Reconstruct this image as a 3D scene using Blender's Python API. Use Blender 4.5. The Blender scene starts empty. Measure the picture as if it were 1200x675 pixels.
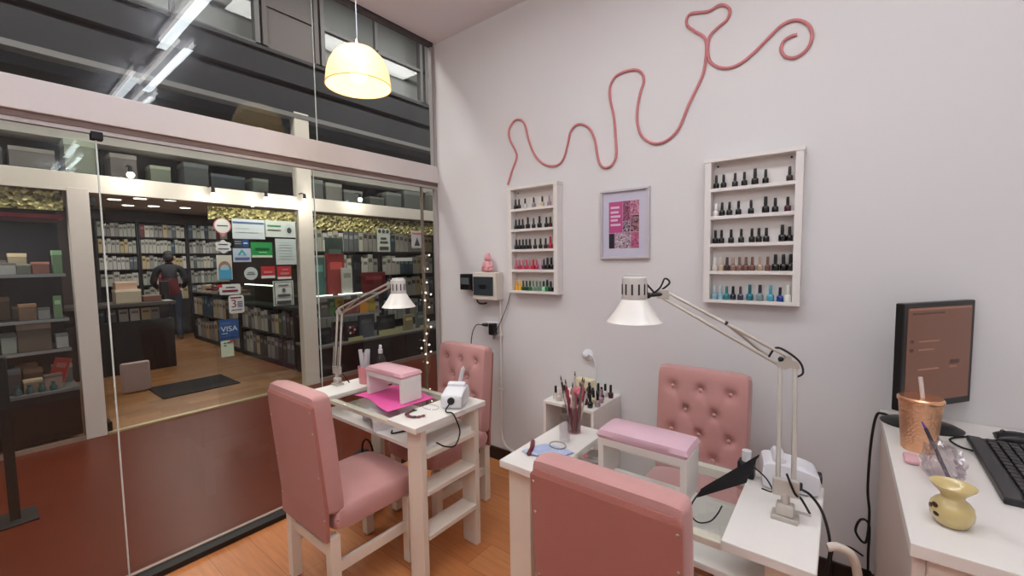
import bpy, bmesh, math, random
from mathutils import Vector, Matrix
random.seed(7)
PI = math.pi
S = bpy.context.scene
COL = S.collection

# ------------------------------------------------------------------ camera, world, light, exposure
CAM = Vector((2.6244, -2.3732, 1.5)); YAW, PITCH, ROLL, FPX = 0.6642, -0.066, -0.0143, 496.35
FW = Vector((-math.sin(YAW)*math.cos(PITCH), math.cos(YAW)*math.cos(PITCH), math.sin(PITCH)))
_r = Vector((math.cos(YAW), math.sin(YAW), 0)); _u = _r.cross(FW)
RT = math.cos(ROLL)*_r + math.sin(ROLL)*_u
UP = -math.sin(ROLL)*_r + math.cos(ROLL)*_u
cd = bpy.data.cameras.new('camera'); cam = bpy.data.objects.new('camera', cd); COL.objects.link(cam)
cd.sensor_width = 36; cd.lens = FPX/1200*36; cd.clip_start = 0.02; cd.clip_end = 80
M = Matrix((RT, UP, -FW)).transposed().to_4x4(); M.translation = CAM
cam.matrix_world = M
S.camera = cam

def at(u, v, x=None, y=None, z=None, d=None):
    """the point of a real plane of the room that the photograph shows at u, v"""
    q = FW + RT*(u-600)/FPX - UP*(v-337.5)/FPX
    if x is not None: t = (x-CAM.x)/q.x
    elif y is not None: t = (y-CAM.y)/q.y
    elif z is not None: t = (z-CAM.z)/q.z
    else: t = d
    return CAM + q*t

w = bpy.data.worlds.new('world'); S.world = w; w.use_nodes = True
w.node_tree.nodes['Background'].inputs[0].default_value = (0.05, 0.05, 0.055, 1)
w.node_tree.nodes['Background'].inputs[1].default_value = 0.3
S.view_settings.view_transform = 'Standard'; S.view_settings.look = 'None'
S.view_settings.exposure = -0.27; S.view_settings.gamma = 1; S.view_settings.use_curve_mapping = False

def area(name, loc, sx, sy, power, color, rot=(0, 0, 0), spread=PI):
    l = bpy.data.lights.new(name, 'AREA'); l.shape = 'RECTANGLE'; l.size = sx; l.size_y = sy
    l.energy = power; l.color = color; l.spread = spread
    o = bpy.data.objects.new(name, l); o.location = loc; o.rotation_euler = rot; COL.objects.link(o); return o
TUBE_X = ((0.35, 1.42, -1.40), (2.19, 3.26, -1.40), (1.27, 2.50, -1.27), (2.62, 3.85, -1.20))
for x0, x1, y in TUBE_X:
    area('tube_and_fill_light', ((x0+x1)/2, y, 3.10), x1-x0, 0.06, 4.6 if x0 < 2 else 2.6, (0.90, 0.99, 1.02))
    area('tube_and_fill_light', ((x0+x1)/2, y, 3.09), x1-x0, 0.06, 4.6, (0.88, 0.99, 1.05), (PI, 0, 0))
for x, y in ((1.5, -2.75), (3.2, -2.75), (1.5, -3.3), (3.2, -3.3)):  # unseen fill lights added behind the camera to even out the room
    area('tube_and_fill_light', (x, y, 3.10), 1.2, 0.06, 5.2 if x < 2 else 3.4, (0.90, 0.99, 1.02))
    area('tube_and_fill_light', (x, y, 3.09), 1.2, 0.06, 3.6, (0.88, 0.99, 1.05), (PI, 0, 0))
for y in (-2.6, -0.6, 1.4):
    area('bookshop_ceiling_light', (-4.4, y, 2.56), 0.5, 0.5, 17, (1.0, 0.96, 0.88))
area('bookshop_ceiling_light', (-7.4, 0.2, 2.56), 0.5, 1.6, 30, (1.0, 0.97, 0.92))
area('display_light', (-2.72, 1.1, 2.26), 0.2, 1.4, 11, (1.0, 0.95, 0.85))
area('display_light', (-2.72, -2.4, 1.88), 0.2, 0.8, 4.0, (1.0, 0.92, 0.84))
area('gallery_light', (-1.2, 1.5, 5.0), 0.6, 3.0, 130, (1.0, 0.97, 0.94))
area('gallery_light', (-1.2, -2.5, 5.0), 0.6, 3.0, 130, (1.0, 0.97, 0.94))

# ------------------------------------------------------------------ materials
def s2l(c):
    return tuple(((v/255)/12.92 if v/255 <= 0.04045 else ((v/255+0.055)/1.055)**2.4) for v in c)
MATS = {}
def mat(name, rgb, rough=0.5, metal=0.0, noise=0.06, scale=14, bump=0.0, bscale=60, sheen=0.0, emit=None, estr=0.0, coat=0.0, stretch=None, spec=0.5):
    if name in MATS: return MATS[name]
    m = bpy.data.materials.new(name); m.use_nodes = True; MATS[name] = m
    nt = m.node_tree; p = nt.nodes['Principled BSDF']
    c = s2l(rgb)
    p.inputs['Roughness'].default_value = rough; p.inputs['Metallic'].default_value = metal
    p.inputs['Specular IOR Level'].default_value = spec
    tc = nt.nodes.new('ShaderNodeTexCoord'); src = tc.outputs['Object']
    if stretch:
        mp = nt.nodes.new('ShaderNodeMapping'); mp.inputs['Scale'].default_value = stretch
        nt.links.new(src, mp.inputs['Vector']); src = mp.outputs['Vector']
    if noise > 0:
        n = nt.nodes.new('ShaderNodeTexNoise'); n.inputs['Scale'].default_value = scale; n.inputs['Detail'].default_value = 4
        nt.links.new(src, n.inputs['Vector'])
        r = nt.nodes.new('ShaderNodeMix'); r.data_type = 'RGBA'
        a = tuple(max(0, v*(1-noise)) for v in c)+(1,); b = tuple(min(1, v*(1+noise)) for v in c)+(1,)
        r.inputs['A'].default_value = a; r.inputs['B'].default_value = b
        nt.links.new(n.outputs['Fac'], r.inputs['Factor']); nt.links.new(r.outputs['Result'], p.inputs['Base Color'])
    else:
        p.inputs['Base Color'].default_value = c+(1,)
    if bump > 0:
        n2 = nt.nodes.new('ShaderNodeTexNoise'); n2.inputs['Scale'].default_value = bscale; n2.inputs['Detail'].default_value = 3
        nt.links.new(src, n2.inputs['Vector'])
        bm_ = nt.nodes.new('ShaderNodeBump'); bm_.inputs['Strength'].default_value = bump; bm_.inputs['Distance'].default_value = 0.01
        nt.links.new(n2.outputs['Fac'], bm_.inputs['Height']); nt.links.new(bm_.outputs['Normal'], p.inputs['Normal'])
    if sheen: p.inputs['Sheen Weight'].default_value = sheen; p.inputs['Sheen Roughness'].default_value = 0.4
    if coat: p.inputs['Coat Weight'].default_value = coat; p.inputs['Coat Roughness'].default_value = 0.08
    if emit: p.inputs['Emission Color'].default_value = s2l(emit)+(1,); p.inputs['Emission Strength'].default_value = estr
    return m

def glassmat(name, tint=(1, 1, 1), refl=1.0, ior=1.5, rough=0.0):
    m = bpy.data.materials.new(name); m.use_nodes = True; MATS[name] = m
    nt = m.node_tree; nt.nodes.remove(nt.nodes['Principled BSDF']); out = nt.nodes['Material Output']
    t = nt.nodes.new('ShaderNodeBsdfTransparent'); t.inputs[0].default_value = tint+(1,)
    g = nt.nodes.new('ShaderNodeBsdfGlossy'); g.inputs['Roughness'].default_value = rough
    g.inputs[0].default_value = (refl, refl, refl, 1)
    f = nt.nodes.new('ShaderNodeFresnel'); f.inputs['IOR'].default_value = ior
    x = nt.nodes.new('ShaderNodeMixShader')
    ge = nt.nodes.new('ShaderNodeNewGeometry'); mu = nt.nodes.new('ShaderNodeMath'); mu.operation = 'SUBTRACT'; mu.use_clamp = True   # the pane's far face does not mirror a second time
    nt.links.new(f.outputs[0], mu.inputs[0]); nt.links.new(ge.outputs['Backfacing'], mu.inputs[1])
    nt.links.new(mu.outputs[0], x.inputs[0]); nt.links.new(t.outputs[0], x.inputs[1]); nt.links.new(g.outputs[0], x.inputs[2])
    nt.links.new(x.outputs[0], out.inputs['Surface']); return m

G_WIN = glassmat('window_glass', (0.95, 0.97, 0.96), 1.0, 1.5)
G_LOW = glassmat('storefront_glass', (0.95, 0.97, 0.96), 1.0, 1.42)
G_OPP = glassmat('shop_glass', (0.95, 0.96, 0.96), 1.0, 1.42)
G_TABLE = glassmat('table_glass', (0.95, 0.97, 0.96), 1.0, 1.5)
G_CLEAR = glassmat('clear_plastic', (0.88, 0.88, 0.90), 1.0, 1.5, 0.05)
G_JAR = glassmat('jar_glass', (0.90, 0.89, 0.90), 1.0, 1.6, 0.03)

WALL = mat('wall_paint', (220, 217, 217), 0.85, noise=0.012, scale=2.5, bump=0.03, bscale=40)
CEIL = mat('ceiling_paint', (226, 222, 228), 0.9, noise=0.015, scale=2)
BEAM = mat('beam_paint', (214, 206, 204), 0.6, noise=0.015)
WHITE = mat('white_lacquer', (232, 226, 220), 0.38, noise=0.015, scale=8)
WOODW = mat('white_painted_wood', (228, 215, 200), 0.5, noise=0.03, scale=20, bump=0.04, bscale=80, stretch=(1, 1, 0.1))
RACK = mat('rack_white', (226, 220, 216), 0.5, noise=0.015)
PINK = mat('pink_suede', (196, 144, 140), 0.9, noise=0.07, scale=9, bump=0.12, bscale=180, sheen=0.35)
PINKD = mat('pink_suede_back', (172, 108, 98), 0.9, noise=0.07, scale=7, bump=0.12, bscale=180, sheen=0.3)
BUTTON = mat('pink_button', (206, 156, 150), 0.75, noise=0.03, sheen=0.3)
PAD = mat('pink_satin', (228, 178, 186), 0.32, noise=0.06, scale=18, bump=0.15, bscale=25)
PADM = mat('mauve_satin', (214, 176, 188), 0.5, noise=0.05, scale=18, bump=0.15, bscale=25)
BLACK = mat('black_plastic', (22, 21, 23), 0.35, noise=0.05)
BLACKM = mat('black_matte', (16, 16, 18), 0.7, noise=0.08)
RUBBER = mat('black_rubber', (14, 13, 14), 0.6, noise=0.05)
DKGREY = mat('dark_grey', (62, 62, 64), 0.6, noise=0.06)
STEEL = mat('steel', (190, 186, 180), 0.3, metal=1.0, noise=0.04)
CREAM = mat('cream_enamel', (190, 183, 174), 0.32, metal=0.25, noise=0.02)
LAMPW = mat('lamp_white', (236, 231, 224), 0.3, noise=0.015, coat=0.3)
PLASTW = mat('white_plastic', (226, 224, 228), 0.35, noise=0.02)
CONC = mat('gallery_concrete', (60, 60, 62), 0.85, noise=0.16, scale=3, bump=0.1, bscale=12)
CONCD = mat('gallery_concrete_dark', (45, 45, 48), 0.85, noise=0.16, scale=3, bump=0.1, bscale=12)
TERRA = mat('terracotta_floor', (92, 37, 22), 0.34, noise=0.12, scale=5, bump=0.02, bscale=90, spec=0.2)
BASEB = mat('baseboard_dark', (34, 22, 21), 0.45, noise=0.1)
TRACKD = mat('track_dark', (26, 20, 19), 0.5, noise=0.1)
TRACKL = mat('track_aluminium', (172, 150, 138), 0.4, metal=0.4, noise=0.06)
ALU = mat('window_frame_grey', (176, 168, 166), 0.4, metal=0.3, noise=0.03)
SKIRTB = mat('shopfront_black', (24, 22, 24), 0.45, noise=0.12)

def planks(name, c1, c2, c3, rough, bw, bh, rot=0.0):
    m = bpy.data.materials.new(name); m.use_nodes = True; MATS[name] = m; nt = m.node_tree; p = nt.nodes['Principled BSDF']
    tc = nt.nodes.new('ShaderNodeTexCoord'); mp = nt.nodes.new('ShaderNodeMapping'); mp.inputs['Rotation'].default_value[2] = rot
    nt.links.new(tc.outputs['Object'], mp.inputs[0])
    b = nt.nodes.new('ShaderNodeTexBrick'); b.inputs['Scale'].default_value = 1; b.inputs['Brick Width'].default_value = bw
    b.inputs['Row Height'].default_value = bh; b.inputs['Mortar Size'].default_value = 0.0012; b.inputs['Bias'].default_value = 0.0
    b.inputs['Color1'].default_value = s2l(c1)+(1,); b.inputs['Color2'].default_value = s2l(c2)+(1,); b.inputs['Mortar'].default_value = s2l(c3)+(1,)
    nt.links.new(mp.outputs[0], b.inputs['Vector'])
    mp2 = nt.nodes.new('ShaderNodeMapping'); mp2.inputs['Scale'].default_value = (2.2, 26, 1); nt.links.new(mp.outputs[0], mp2.inputs[0])
    n = nt.nodes.new('ShaderNodeTexNoise'); n.inputs['Scale'].default_value = 2.0; n.inputs['Detail'].default_value = 6; nt.links.new(mp2.outputs[0], n.inputs['Vector'])
    cr = nt.nodes.new('ShaderNodeValToRGB'); cr.color_ramp.elements[0].position = 0.3; cr.color_ramp.elements[0].color = (0.72, 0.7, 0.68, 1)
    cr.color_ramp.elements[1].position = 0.7; cr.color_ramp.elements[1].color = (1.0, 1.0, 1.0, 1)
    nt.links.new(n.outputs['Fac'], cr.inputs[0])
    x = nt.nodes.new('ShaderNodeMix'); x.data_type = 'RGBA'; x.blend_type = 'MULTIPLY'; x.inputs['Factor'].default_value = 0.8
    nt.links.new(b.outputs['Color'], x.inputs['A']); nt.links.new(cr.outputs['Color'], x.inputs['B'])
    nt.links.new(x.outputs['Result'], p.inputs['Base Color']); p.inputs['Roughness'].default_value = rough
    return m
FLOOR = planks('orange_laminate', (214, 142, 88), (200, 124, 72), (150, 88, 50), 0.33, 1.2, 0.19, rot=0.0)
FLOORB = planks('bookshop_parquet', (178, 128, 84), (150, 102, 62), (96, 64, 40), 0.35, 0.5, 0.12, rot=PI/2)

# ------------------------------------------------------------------ builders
class MB:
    """collects shapes; build() links them as one mesh object"""
    def __init__(s): s.bm = bmesh.new(); s.mi = 0
    def _fin(s, vs, m=None):
        fs = set()
        for v in vs:
            if m is not None: v.co = m @ v.co
            for f in v.link_faces: fs.add(f)
        for f in fs: f.material_index = s.mi
        return s
    def box(s, x0, x1, y0, y1, z0, z1, bev=0.0, m=None, seg=2):
        r = bmesh.ops.create_cube(s.bm, size=1)['verts']
        for v in r: v.co = Vector((x0+(v.co.x+.5)*(x1-x0), y0+(v.co.y+.5)*(y1-y0), z0+(v.co.z+.5)*(z1-z0)))
        if bev > 0:
            es = list({e for v in r for e in v.link_edges})
            q = bmesh.ops.bevel(s.bm, geom=es, offset=bev, segments=seg, affect='EDGES', profile=0.5)
            r = list({v for f in q['faces'] for v in f.verts} | {v for v in r if v.is_valid})
            seen = set(r); st = list(r)
            while st:
                a = st.pop()
                for e in a.link_edges:
                    b = e.other_vert(a)
                    if b not in seen: seen.add(b); st.append(b)
            r = list(seen)
        return s._fin(r, m)
    def cyl(s, p0, p1, r0, r1=None, n=16, caps=True):
        p0 = Vector(p0); p1 = Vector(p1); r1 = r0 if r1 is None else r1
        d = p1-p0; L = d.length
        q = bmesh.ops.create_cone(s.bm, cap_ends=caps, segments=n, radius1=r0, radius2=r1, depth=L)['verts']
        m = Matrix.Translation((p0+p1)/2) @ d.to_track_quat('Z', 'Y').to_matrix().to_4x4()
        return s._fin(q, m)
    def sph(s, c, r, sc=(1, 1, 1), u=14, v=9, m=None):
        q = bmesh.ops.create_uvsphere(s.bm, u_segments=u, v_segments=v, radius=r)['verts']
        t = Matrix.Translation(Vector(c)) @ Matrix.Diagonal((sc[0], sc[1], sc[2], 1))
        return s._fin(q, t if m is None else m @ t)
    def lathe(s, prof, c=(0, 0, 0), n=28, m=None, close=False):
        rings = []
        for r, z in prof:
            if r < 1e-5: rings.append([s.bm.verts.new((0, 0, z))])
            else: rings.append([s.bm.verts.new((r*math.cos(2*PI*i/n), r*math.sin(2*PI*i/n), z)) for i in range(n)])
        fs = []
        for a, b in zip(rings, rings[1:]):
            for i in range(n):
                j = (i+1) % n
                if len(a) == 1 and len(b) == 1: continue
                if len(a) == 1: f = (a[0], b[j], b[i])
                elif len(b) == 1: f = (a[i], a[j], b[0])
                else: f = (a[i], a[j], b[j], b[i])
                fs.append(s.bm.faces.new(f))
        t = Matrix.Translation(Vector(c)); t = t if m is None else m @ t
        return s._fin([v for r in rings for v in r], t)
    def tube(s, pts, r, n=8, taper=None, closed=False):
        pts = [Vector(p) for p in pts]; N = len(pts); rings = []
        up = None
        for i, p in enumerate(pts):
            a = pts[(i-1) % N] if (i > 0 or closed) else p; b = pts[(i+1) % N] if (i < N-1 or closed) else p
            t = (b-a); t = t.normalized() if t.length > 1e-9 else Vector((0, 0, 1))
            if up is None: up = t.orthogonal().normalized()
            up = (up - t*up.dot(t)); up = up.normalized() if up.length > 1e-6 else t.orthogonal().normalized()
            sd = t.cross(up); rr = r if taper is None else r*taper[i]
            rings.append([s.bm.verts.new(p + (up*math.cos(2*PI*k/n)+sd*math.sin(2*PI*k/n))*rr) for k in range(n)])
        prs = list(zip(rings, rings[1:]))
        if closed: prs.append((rings[-1], rings[0]))
        for a, b in prs:
            for k in range(n): s.bm.faces.new((a[k], a[(k+1) % n], b[(k+1) % n], b[k]))
        if not closed:
            s.bm.faces.new(list(reversed(rings[0]))); s.bm.faces.new(rings[-1])
        return s._fin([v for q in rings for v in q])
    def prism(s, poly, h, m=None):
        """poly in xy, extruded from z=0 to h, then moved by m"""
        a = [s.bm.verts.new((x, y, 0)) for x, y in poly]; b = [s.bm.verts.new((x, y, h)) for x, y in poly]
        n = len(poly)
        s.bm.faces.new(list(reversed(a))); s.bm.faces.new(b)
        for i in range(n): s.bm.faces.new((a[i], a[(i+1) % n], b[(i+1) % n], b[i]))
        return s._fin(a+b, m)
    def pillow(s, fr, nu=20, nv=20):
        """closed cushion: fr(u,v,side) -> point, u,v in -1..1"""
        F = [[None]*(nv+1) for _ in range(nu+1)]; B = [[None]*(nv+1) for _ in range(nu+1)]
        for i in range(nu+1):
            for j in range(nv+1):
                u = -math.cos(PI*i/nu) if nu < 40 else -1+2*i/nu; v = -math.cos(PI*j/nv) if nv < 40 else -1+2*j/nv
                u = 0.55*u+0.45*(-1+2*i/nu); v = 0.55*v+0.45*(-1+2*j/nv)
                F[i][j] = s.bm.verts.new(fr(u, v, 1))
                B[i][j] = F[i][j] if i in (0, nu) or j in (0, nv) else s.bm.verts.new(fr(u, v, -1))
        for i in range(nu):
            for j in range(nv):
                s.bm.faces.new((F[i][j], F[i+1][j], F[i+1][j+1], F[i][j+1]))
                q = (B[i][j], B[i][j+1], B[i+1][j+1], B[i+1][j])
                if len(set(q)) == 4 and not all(x in (F[i][j], F[i+1][j], F[i+1][j+1], F[i][j+1]) for x in q): s.bm.faces.new(q)
        return s._fin([v for r in F for v in r]+[v for r in B for v in r])
    def build(s, name, m, parent=None, smooth=False, label=None, kind=None):
        bmesh.ops.recalc_face_normals(s.bm, faces=s.bm.faces[:])
        off = Vector((0, 0, 0)); p = parent
        while p is not None: off += Vector(p.location); p = p.parent
        if off.length: bmesh.ops.translate(s.bm, verts=s.bm.verts[:], vec=-off)
        me = bpy.data.meshes.new(name); s.bm.to_mesh(me); s.bm.free()
        for x in (m if isinstance(m, (list, tuple)) else [m]): me.materials.append(x)
        if smooth:
            for q in me.polygons: q.use_smooth = True
            try: me.set_sharp_from_angle(angle=math.radians(42))
            except Exception: pass
        o = bpy.data.objects.new(name, me); COL.objects.link(o)
        if parent is not None: o.parent = parent
        if label: o['label'] = label
        if kind: o['kind'] = kind
        return o

def tag(o, label, cat, group=None, kind=None):
    o['label'] = label; o['category'] = cat
    if group: o['group'] = group
    if kind: o['kind'] = kind
    return o
def recenter(o, loc=None):
    """moves a top-level mesh's origin to its base"""
    vs = o.data.vertices
    xs = [v.co.x for v in vs]; ys = [v.co.y for v in vs]; zs = [v.co.z for v in vs]
    c = Vector(loc) if loc else Vector(((min(xs)+max(xs))/2, (min(ys)+max(ys))/2, min(zs)))
    o.data.transform(Matrix.Translation(-c)); o.location = c
    return o
def thing(name, label, cat, loc=(0, 0, 0), group=None):
    o = bpy.data.objects.new(name, None); COL.objects.link(o); o.location = loc
    o.empty_display_size = 0.05
    return tag(o, label, cat, group)
def struct(name, mb, m, smooth=False):
    o = mb.build(name, m, None, smooth); o['kind'] = 'structure'; o['label'] = name.replace('_', ' '); return o
def copy_tree(o, parent=None):
    c = o.copy(); COL.objects.link(c)
    if parent is not None: c.parent = parent
    for ch in list(o.children): copy_tree(ch, c)
    return c
def text(txt, name, size, m, loc, rot, parent, extr=0.0005, align='CENTER'):
    cu = bpy.data.curves.new(name, 'FONT'); cu.body = txt; cu.size = size; cu.extrude = extr; cu.align_x = align; cu.align_y = 'CENTER'
    t = bpy.data.objects.new(name, cu); COL.objects.link(t)
    dg = bpy.context.evaluated_depsgraph_get(); me = bpy.data.meshes.new_from_object(t.evaluated_get(dg))
    COL.objects.unlink(t); bpy.data.objects.remove(t)
    me.transform(Matrix.Translation(Vector(loc)) @ Matrix(rot).to_4x4() if not isinstance(rot, Matrix) else Matrix.Translation(Vector(loc)) @ rot.to_4x4())
    off = Vector((0, 0, 0)); p = parent
    while p is not None: off += Vector(p.location); p = p.parent
    me.transform(Matrix.Translation(-off)); me.materials.clear(); me.materials.append(m)
    o = bpy.data.objects.new(name, me); COL.objects.link(o); o.parent = parent
    return o
def smoothpath(pts, k=6, closed=False):
    """Catmull-Rom through pts"""
    P = [Vector(p) for p in pts]; out = []; N = len(P)
    for i in range(N if closed else N-1):
        p0 = P[(i-1) % N] if (i > 0 or closed) else P[0]*2-P[1]; p1 = P[i]; p2 = P[(i+1) % N]
        p3 = P[(i+2) % N] if (i+2 < N or closed) else P[-1]*2-P[-2]
        for j in range(k):
            t = j/k
            out.append(0.5*((2*p1)+(p2-p0)*t+(2*p0-5*p1+4*p2-p3)*t*t+(3*p1-p0-3*p2+p3)*t**3))
    if not closed: out.append(P[-1])
    return out
ORD = 'first second third fourth fifth sixth seventh eighth ninth tenth eleventh twelfth thirteenth fourteenth fifteenth sixteenth'.split()

# ------------------------------------------------------------------ the salon shell
H = 3.21; XR = 4.3; YF = -3.7
struct('floor', MB().box(0.075, XR, YF, 0, -0.1, 0), FLOOR)
struct('ceiling', MB().box(0.03, XR, YF, 0, H, H+0.1), CEIL)
struct('wall_back', MB().box(0.0, XR, 0, 0.12, -0.1, H+0.1), WALL)
struct('wall_right', MB().box(XR, XR+0.12, YF, 0, -0.1, H+0.1), WALL)
struct('wall_front', MB().box(0.05, XR, YF-0.12, YF, -0.1, H+0.1), WALL)
struct('baseboard_back', MB().box(0.06, XR, -0.014, 0, 0, 0.095, 0.003), BASEB)
# storefront: track, beam, corner jamb, panes
struct('trim_1', MB().box(-0.01, 0.012, YF, 0, 0.0, 0.034), TRACKL)
struct('trim_2', MB().box(0.012, 0.078, YF, -0.014, -0.06, 0.028), TRACKD)
struct('trim_3', MB().box(-0.05, 0.03, YF, 0, 2.125, 2.258, 0.004), BEAM)
struct('trim_4', MB().box(-0.02, 0.018, YF, 0, 2.098, 2.125), mat('track_brown', (112, 90, 84), 0.5, noise=0.08))
struct('trim_5', MB().box(-0.012, 0.014, YF, -0.012, 2.080, 2.098), ALU)
struct('trim_6', MB().box(-0.02, 0.02, -0.022, 0, 2.26, H-0.02, 0.002).box(-0.02, 0.016, -0.034, -0.026, 2.26, H-0.02), ALU)
struct('trim_7', MB().box(-0.02, 0.02, -0.026, -0.005, 0.03, 2.08, 0.002), ALU)
struct('trim_8', MB().box(-0.015, 0.02, YF, -0.02, H-0.028, H, 0.002), mat('frame_dark', (80, 74, 76), 0.5, noise=0.05))
struct('trim_9', MB().box(-0.012, 0.010, -0.163, -0.147, 0.03, 2.08, 0.002), mat('frame_bronze', (128, 116, 104), 0.4, metal=0.4, noise=0.05))
def pane(n, y0, y1, z0, z1, x=0.0, t=0.008, m=None, edge=None):
    o = struct('window_%d' % n, MB().box(x-t/2, x+t/2, y0, y1, z0, z1), m or G_WIN); return o
pane(1, -0.978, -0.02, 2.258, H-0.01); pane(2, YF, -0.984, 2.258, H-0.01)
pane(3, -1.015, -0.02, 0.034, 2.09, m=G_LOW); pane(4, -1.985, -1.021, 0.034, 2.09, m=G_LOW); pane(5, YF, -1.998, 0.034, 2.09, m=G_LOW)
EDGE = mat('glass_edge', (206, 214, 208), 0.2, noise=0.0)
struct('trim_10', MB().box(-0.004, 0.004, -1.998, -1.992, 0.034, 2.09), EDGE)
struct('trim_11', MB().box(-0.004, 0.004, -0.983, -0.980, 2.258, H-0.03), EDGE)
struct('trim_12', MB().box(-0.004, 0.004, -1.020, -1.016, 0.034, 2.09), EDGE)
struct('trim_13', MB().box(-0.02, 0.02, -2.012, -1.972, 2.055, 2.09, 0.003), BLACKM)

# ------------------------------------------------------------------ gallery outside and the bookshop front
struct('gallery_floor', MB().box(-2.5, 0.012, -6, 5, -0.1, 0.0), TERRA)
struct('gallery_ceiling', MB().box(-2.6, -0.06, -6, 5, 5.3, 5.4), CONC)
struct('wall_gallery', MB().box(-0.06, -0.002, -6, 5, H+0.02, 5.3).box(-0.03, -0.002, 0.015, 5, 0, H+0.02).box(-0.06, -0.002, -6, YF, 0, H+0.02), CONC)
struct('wall_gallery_end', MB().box(-2.5, -0.05, 4.9, 5.0, 0, 5.3).box(-2.5, -0.05, -6.0, -5.9, 0, 5.3), CONC)
OX = -2.5
COLM = mat('shopfront_cream', (226, 216, 202), 0.55, noise=0.02)
struct('trim_20', MB().box(OX-0.1, OX+0.012, -1.838, -1.705, 0, 2.16, 0.003), mat('shopfront_beige', (224, 212, 203), 0.55, noise=0.02))
struct('trim_21', MB().box(OX-0.1, OX+0.014, 0.07, 0.24, 0, 3.27, 0.003), COLM)
struct('trim_22', MB().box(OX-0.1, OX+0.01, -6, 4.9, 2.13, 2.286, 0.003), COLM)
struct('trim_23', MB().box(OX-0.03, OX+0.006, -6, -1.84, 0.0, 0.035), TRACKL)
struct('trim_24', MB().box(OX-0.03, OX+0.006, 0.24, 4.9, 0.0, 0.05), TRACKL)
struct('trim_25', MB().box(OX-0.04, OX+0.02, -1.70, 0.07, 0.0, 0.018), mat('threshold_brass', (206, 190, 150), 0.35, metal=0.5, noise=0.05))
# concrete bands over the transom, a lintel step and the mezzanine windows
struct('wall_gallery_far', MB().box(OX-0.25, OX, -6, 4.9, 3.25, 3.52).box(OX-0.25, OX-0.06, -6, 4.9, 3.52, 3.58).box(OX-0.25, OX+0.03, -6, 4.9, 3.58, 3.84), CONCD)
struct('trim_26', MB().box(OX-0.2, OX+0.06, -6, 4.9, 3.84, 3.875), CONC)
struct('trim_27', MB().box(OX-0.12, OX+0.02, -6, 4.9, 3.20, 3.25), mat('lintel_grey', (120, 118, 116), 0.7, noise=0.08))
struct('wall_mezzanine', MB().box(OX-0.3, OX-0.25, -6, 4.9, 3.84, 5.3), mat('mezzanine_blind', (168, 166, 164), 0.8, noise=0.12, scale=1.2))
MF = mat('mezzanine_frame', (98, 94, 94), 0.5, noise=0.05)
def mezz_window(n, y0, y1, panel=False):
    b = MB()
    b.box(OX-0.08, OX, y0, y0+0.05, 3.875, 5.3).box(OX-0.08, OX, y1-0.05, y1, 3.875, 5.3)
    b.box(OX-0.08, OX, y0, y1, 3.875, 3.92).box(OX-0.06, OX-0.01, y0, y1, 4.36, 4.40)
    if panel: b.box(OX-0.05, OX-0.03, y0, y1, 3.9, 5.3)
    else: b.box(OX-0.06, OX-0.01, (y0+y1)/2-0.02, (y0+y1)/2+0.02, 3.9, 5.3)
    o = b.build('window_%d' % n, mat('mezzanine_panel', (104, 96, 94), 0.7, noise=0.08) if panel else MF); o['kind'] = 'structure'
    if not panel:
        MB().box(OX-0.05, OX-0.042, y0+0.05, y1-0.05, 3.92, 5.3).build('pane', G_OPP, o)
mezz_window(20, -3.4, -1.85); mezz_window(21, -1.8, -0.25); mezz_window(22, -0.22, 0.42, True); mezz_window(23, 0.45, 2.05); mezz_window(24, 2.1, 3.6)
# bookshop shell
struct('floor_bookshop', MB().box(-9.0, OX, -5, 4.5, -0.1, 0.0), FLOORB)
struct('ceiling_bookshop', MB().box(-9.0, OX-0.3, -5, 4.5, 2.62, 2.72), mat('bookshop_ceiling', (206, 196, 186), 0.8, noise=0.04))
struct('wall_bookshop_back', MB().box(-9.1, -9.0, -5, 4.5, 0, 2.7), mat('bookshop_wall', (86, 72, 66), 0.8, noise=0.08))
struct('wall_bookshop_left', MB().box(-9.0, OX-0.3, -5.1, -5.0, 0, 2.7), MATS['bookshop_wall'])
struct('wall_bookshop_right', MB().box(-9.0, OX-0.3, 4.5, 4.6, 0, 2.7), MATS['bookshop_wall'])
struct('wall_transom', MB().box(OX-0.62, OX-0.58, -6, 4.9, 2.24, 3.25), mat('transom_back', (58, 60, 60), 0.8, noise=0.1))
pane(6, -5.8, -1.84, 0.03, 2.13, OX, 0.01, G_OPP); pane(7, -0.845, 0.07, 0.018, 2.13, OX, 0.01, G_OPP); pane(8, 0.24, 4.8, 0.05, 2.13, OX, 0.01, G_OPP)
pane(9, -5.8, 0.07, 2.286, 3.2, OX-0.02, 0.008, G_OPP); pane(10, 0.24, 4.8, 2.286, 3.2, OX-0.02, 0.008, G_OPP)
# the glass door of the bookshop, folded inwards on its floor pivot
d = MB().box(-3.36, -2.52, -1.690, -1.680, 0.03, 2.1).build('door_1', G_OPP); d['kind'] = 'structure'
MB().box(-3.375, -3.36, -1.692, -1.678, 0.03, 2.1).build('edge', EDGE, d)
MB().box(-2.66, -2.52, -1.70, -1.665, 0.018, 0.10, 0.004).build('pivot', BLACK, d)
MB().box(-2.66, -2.52, -1.70, -1.665, 2.02, 2.1, 0.004).build('clamp', BLACK, d)
MB().tube([(-3.24, -1.655, 0.75), (-3.24, -1.655, 1.45)], 0.014).cyl((-3.24, -1.68, 0.85), (-3.24, -1.655, 0.85), 0.008).cyl((-3.24, -1.68, 1.35), (-3.24, -1.655, 1.35), 0.008).build('handle', STEEL, d, True)

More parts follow.
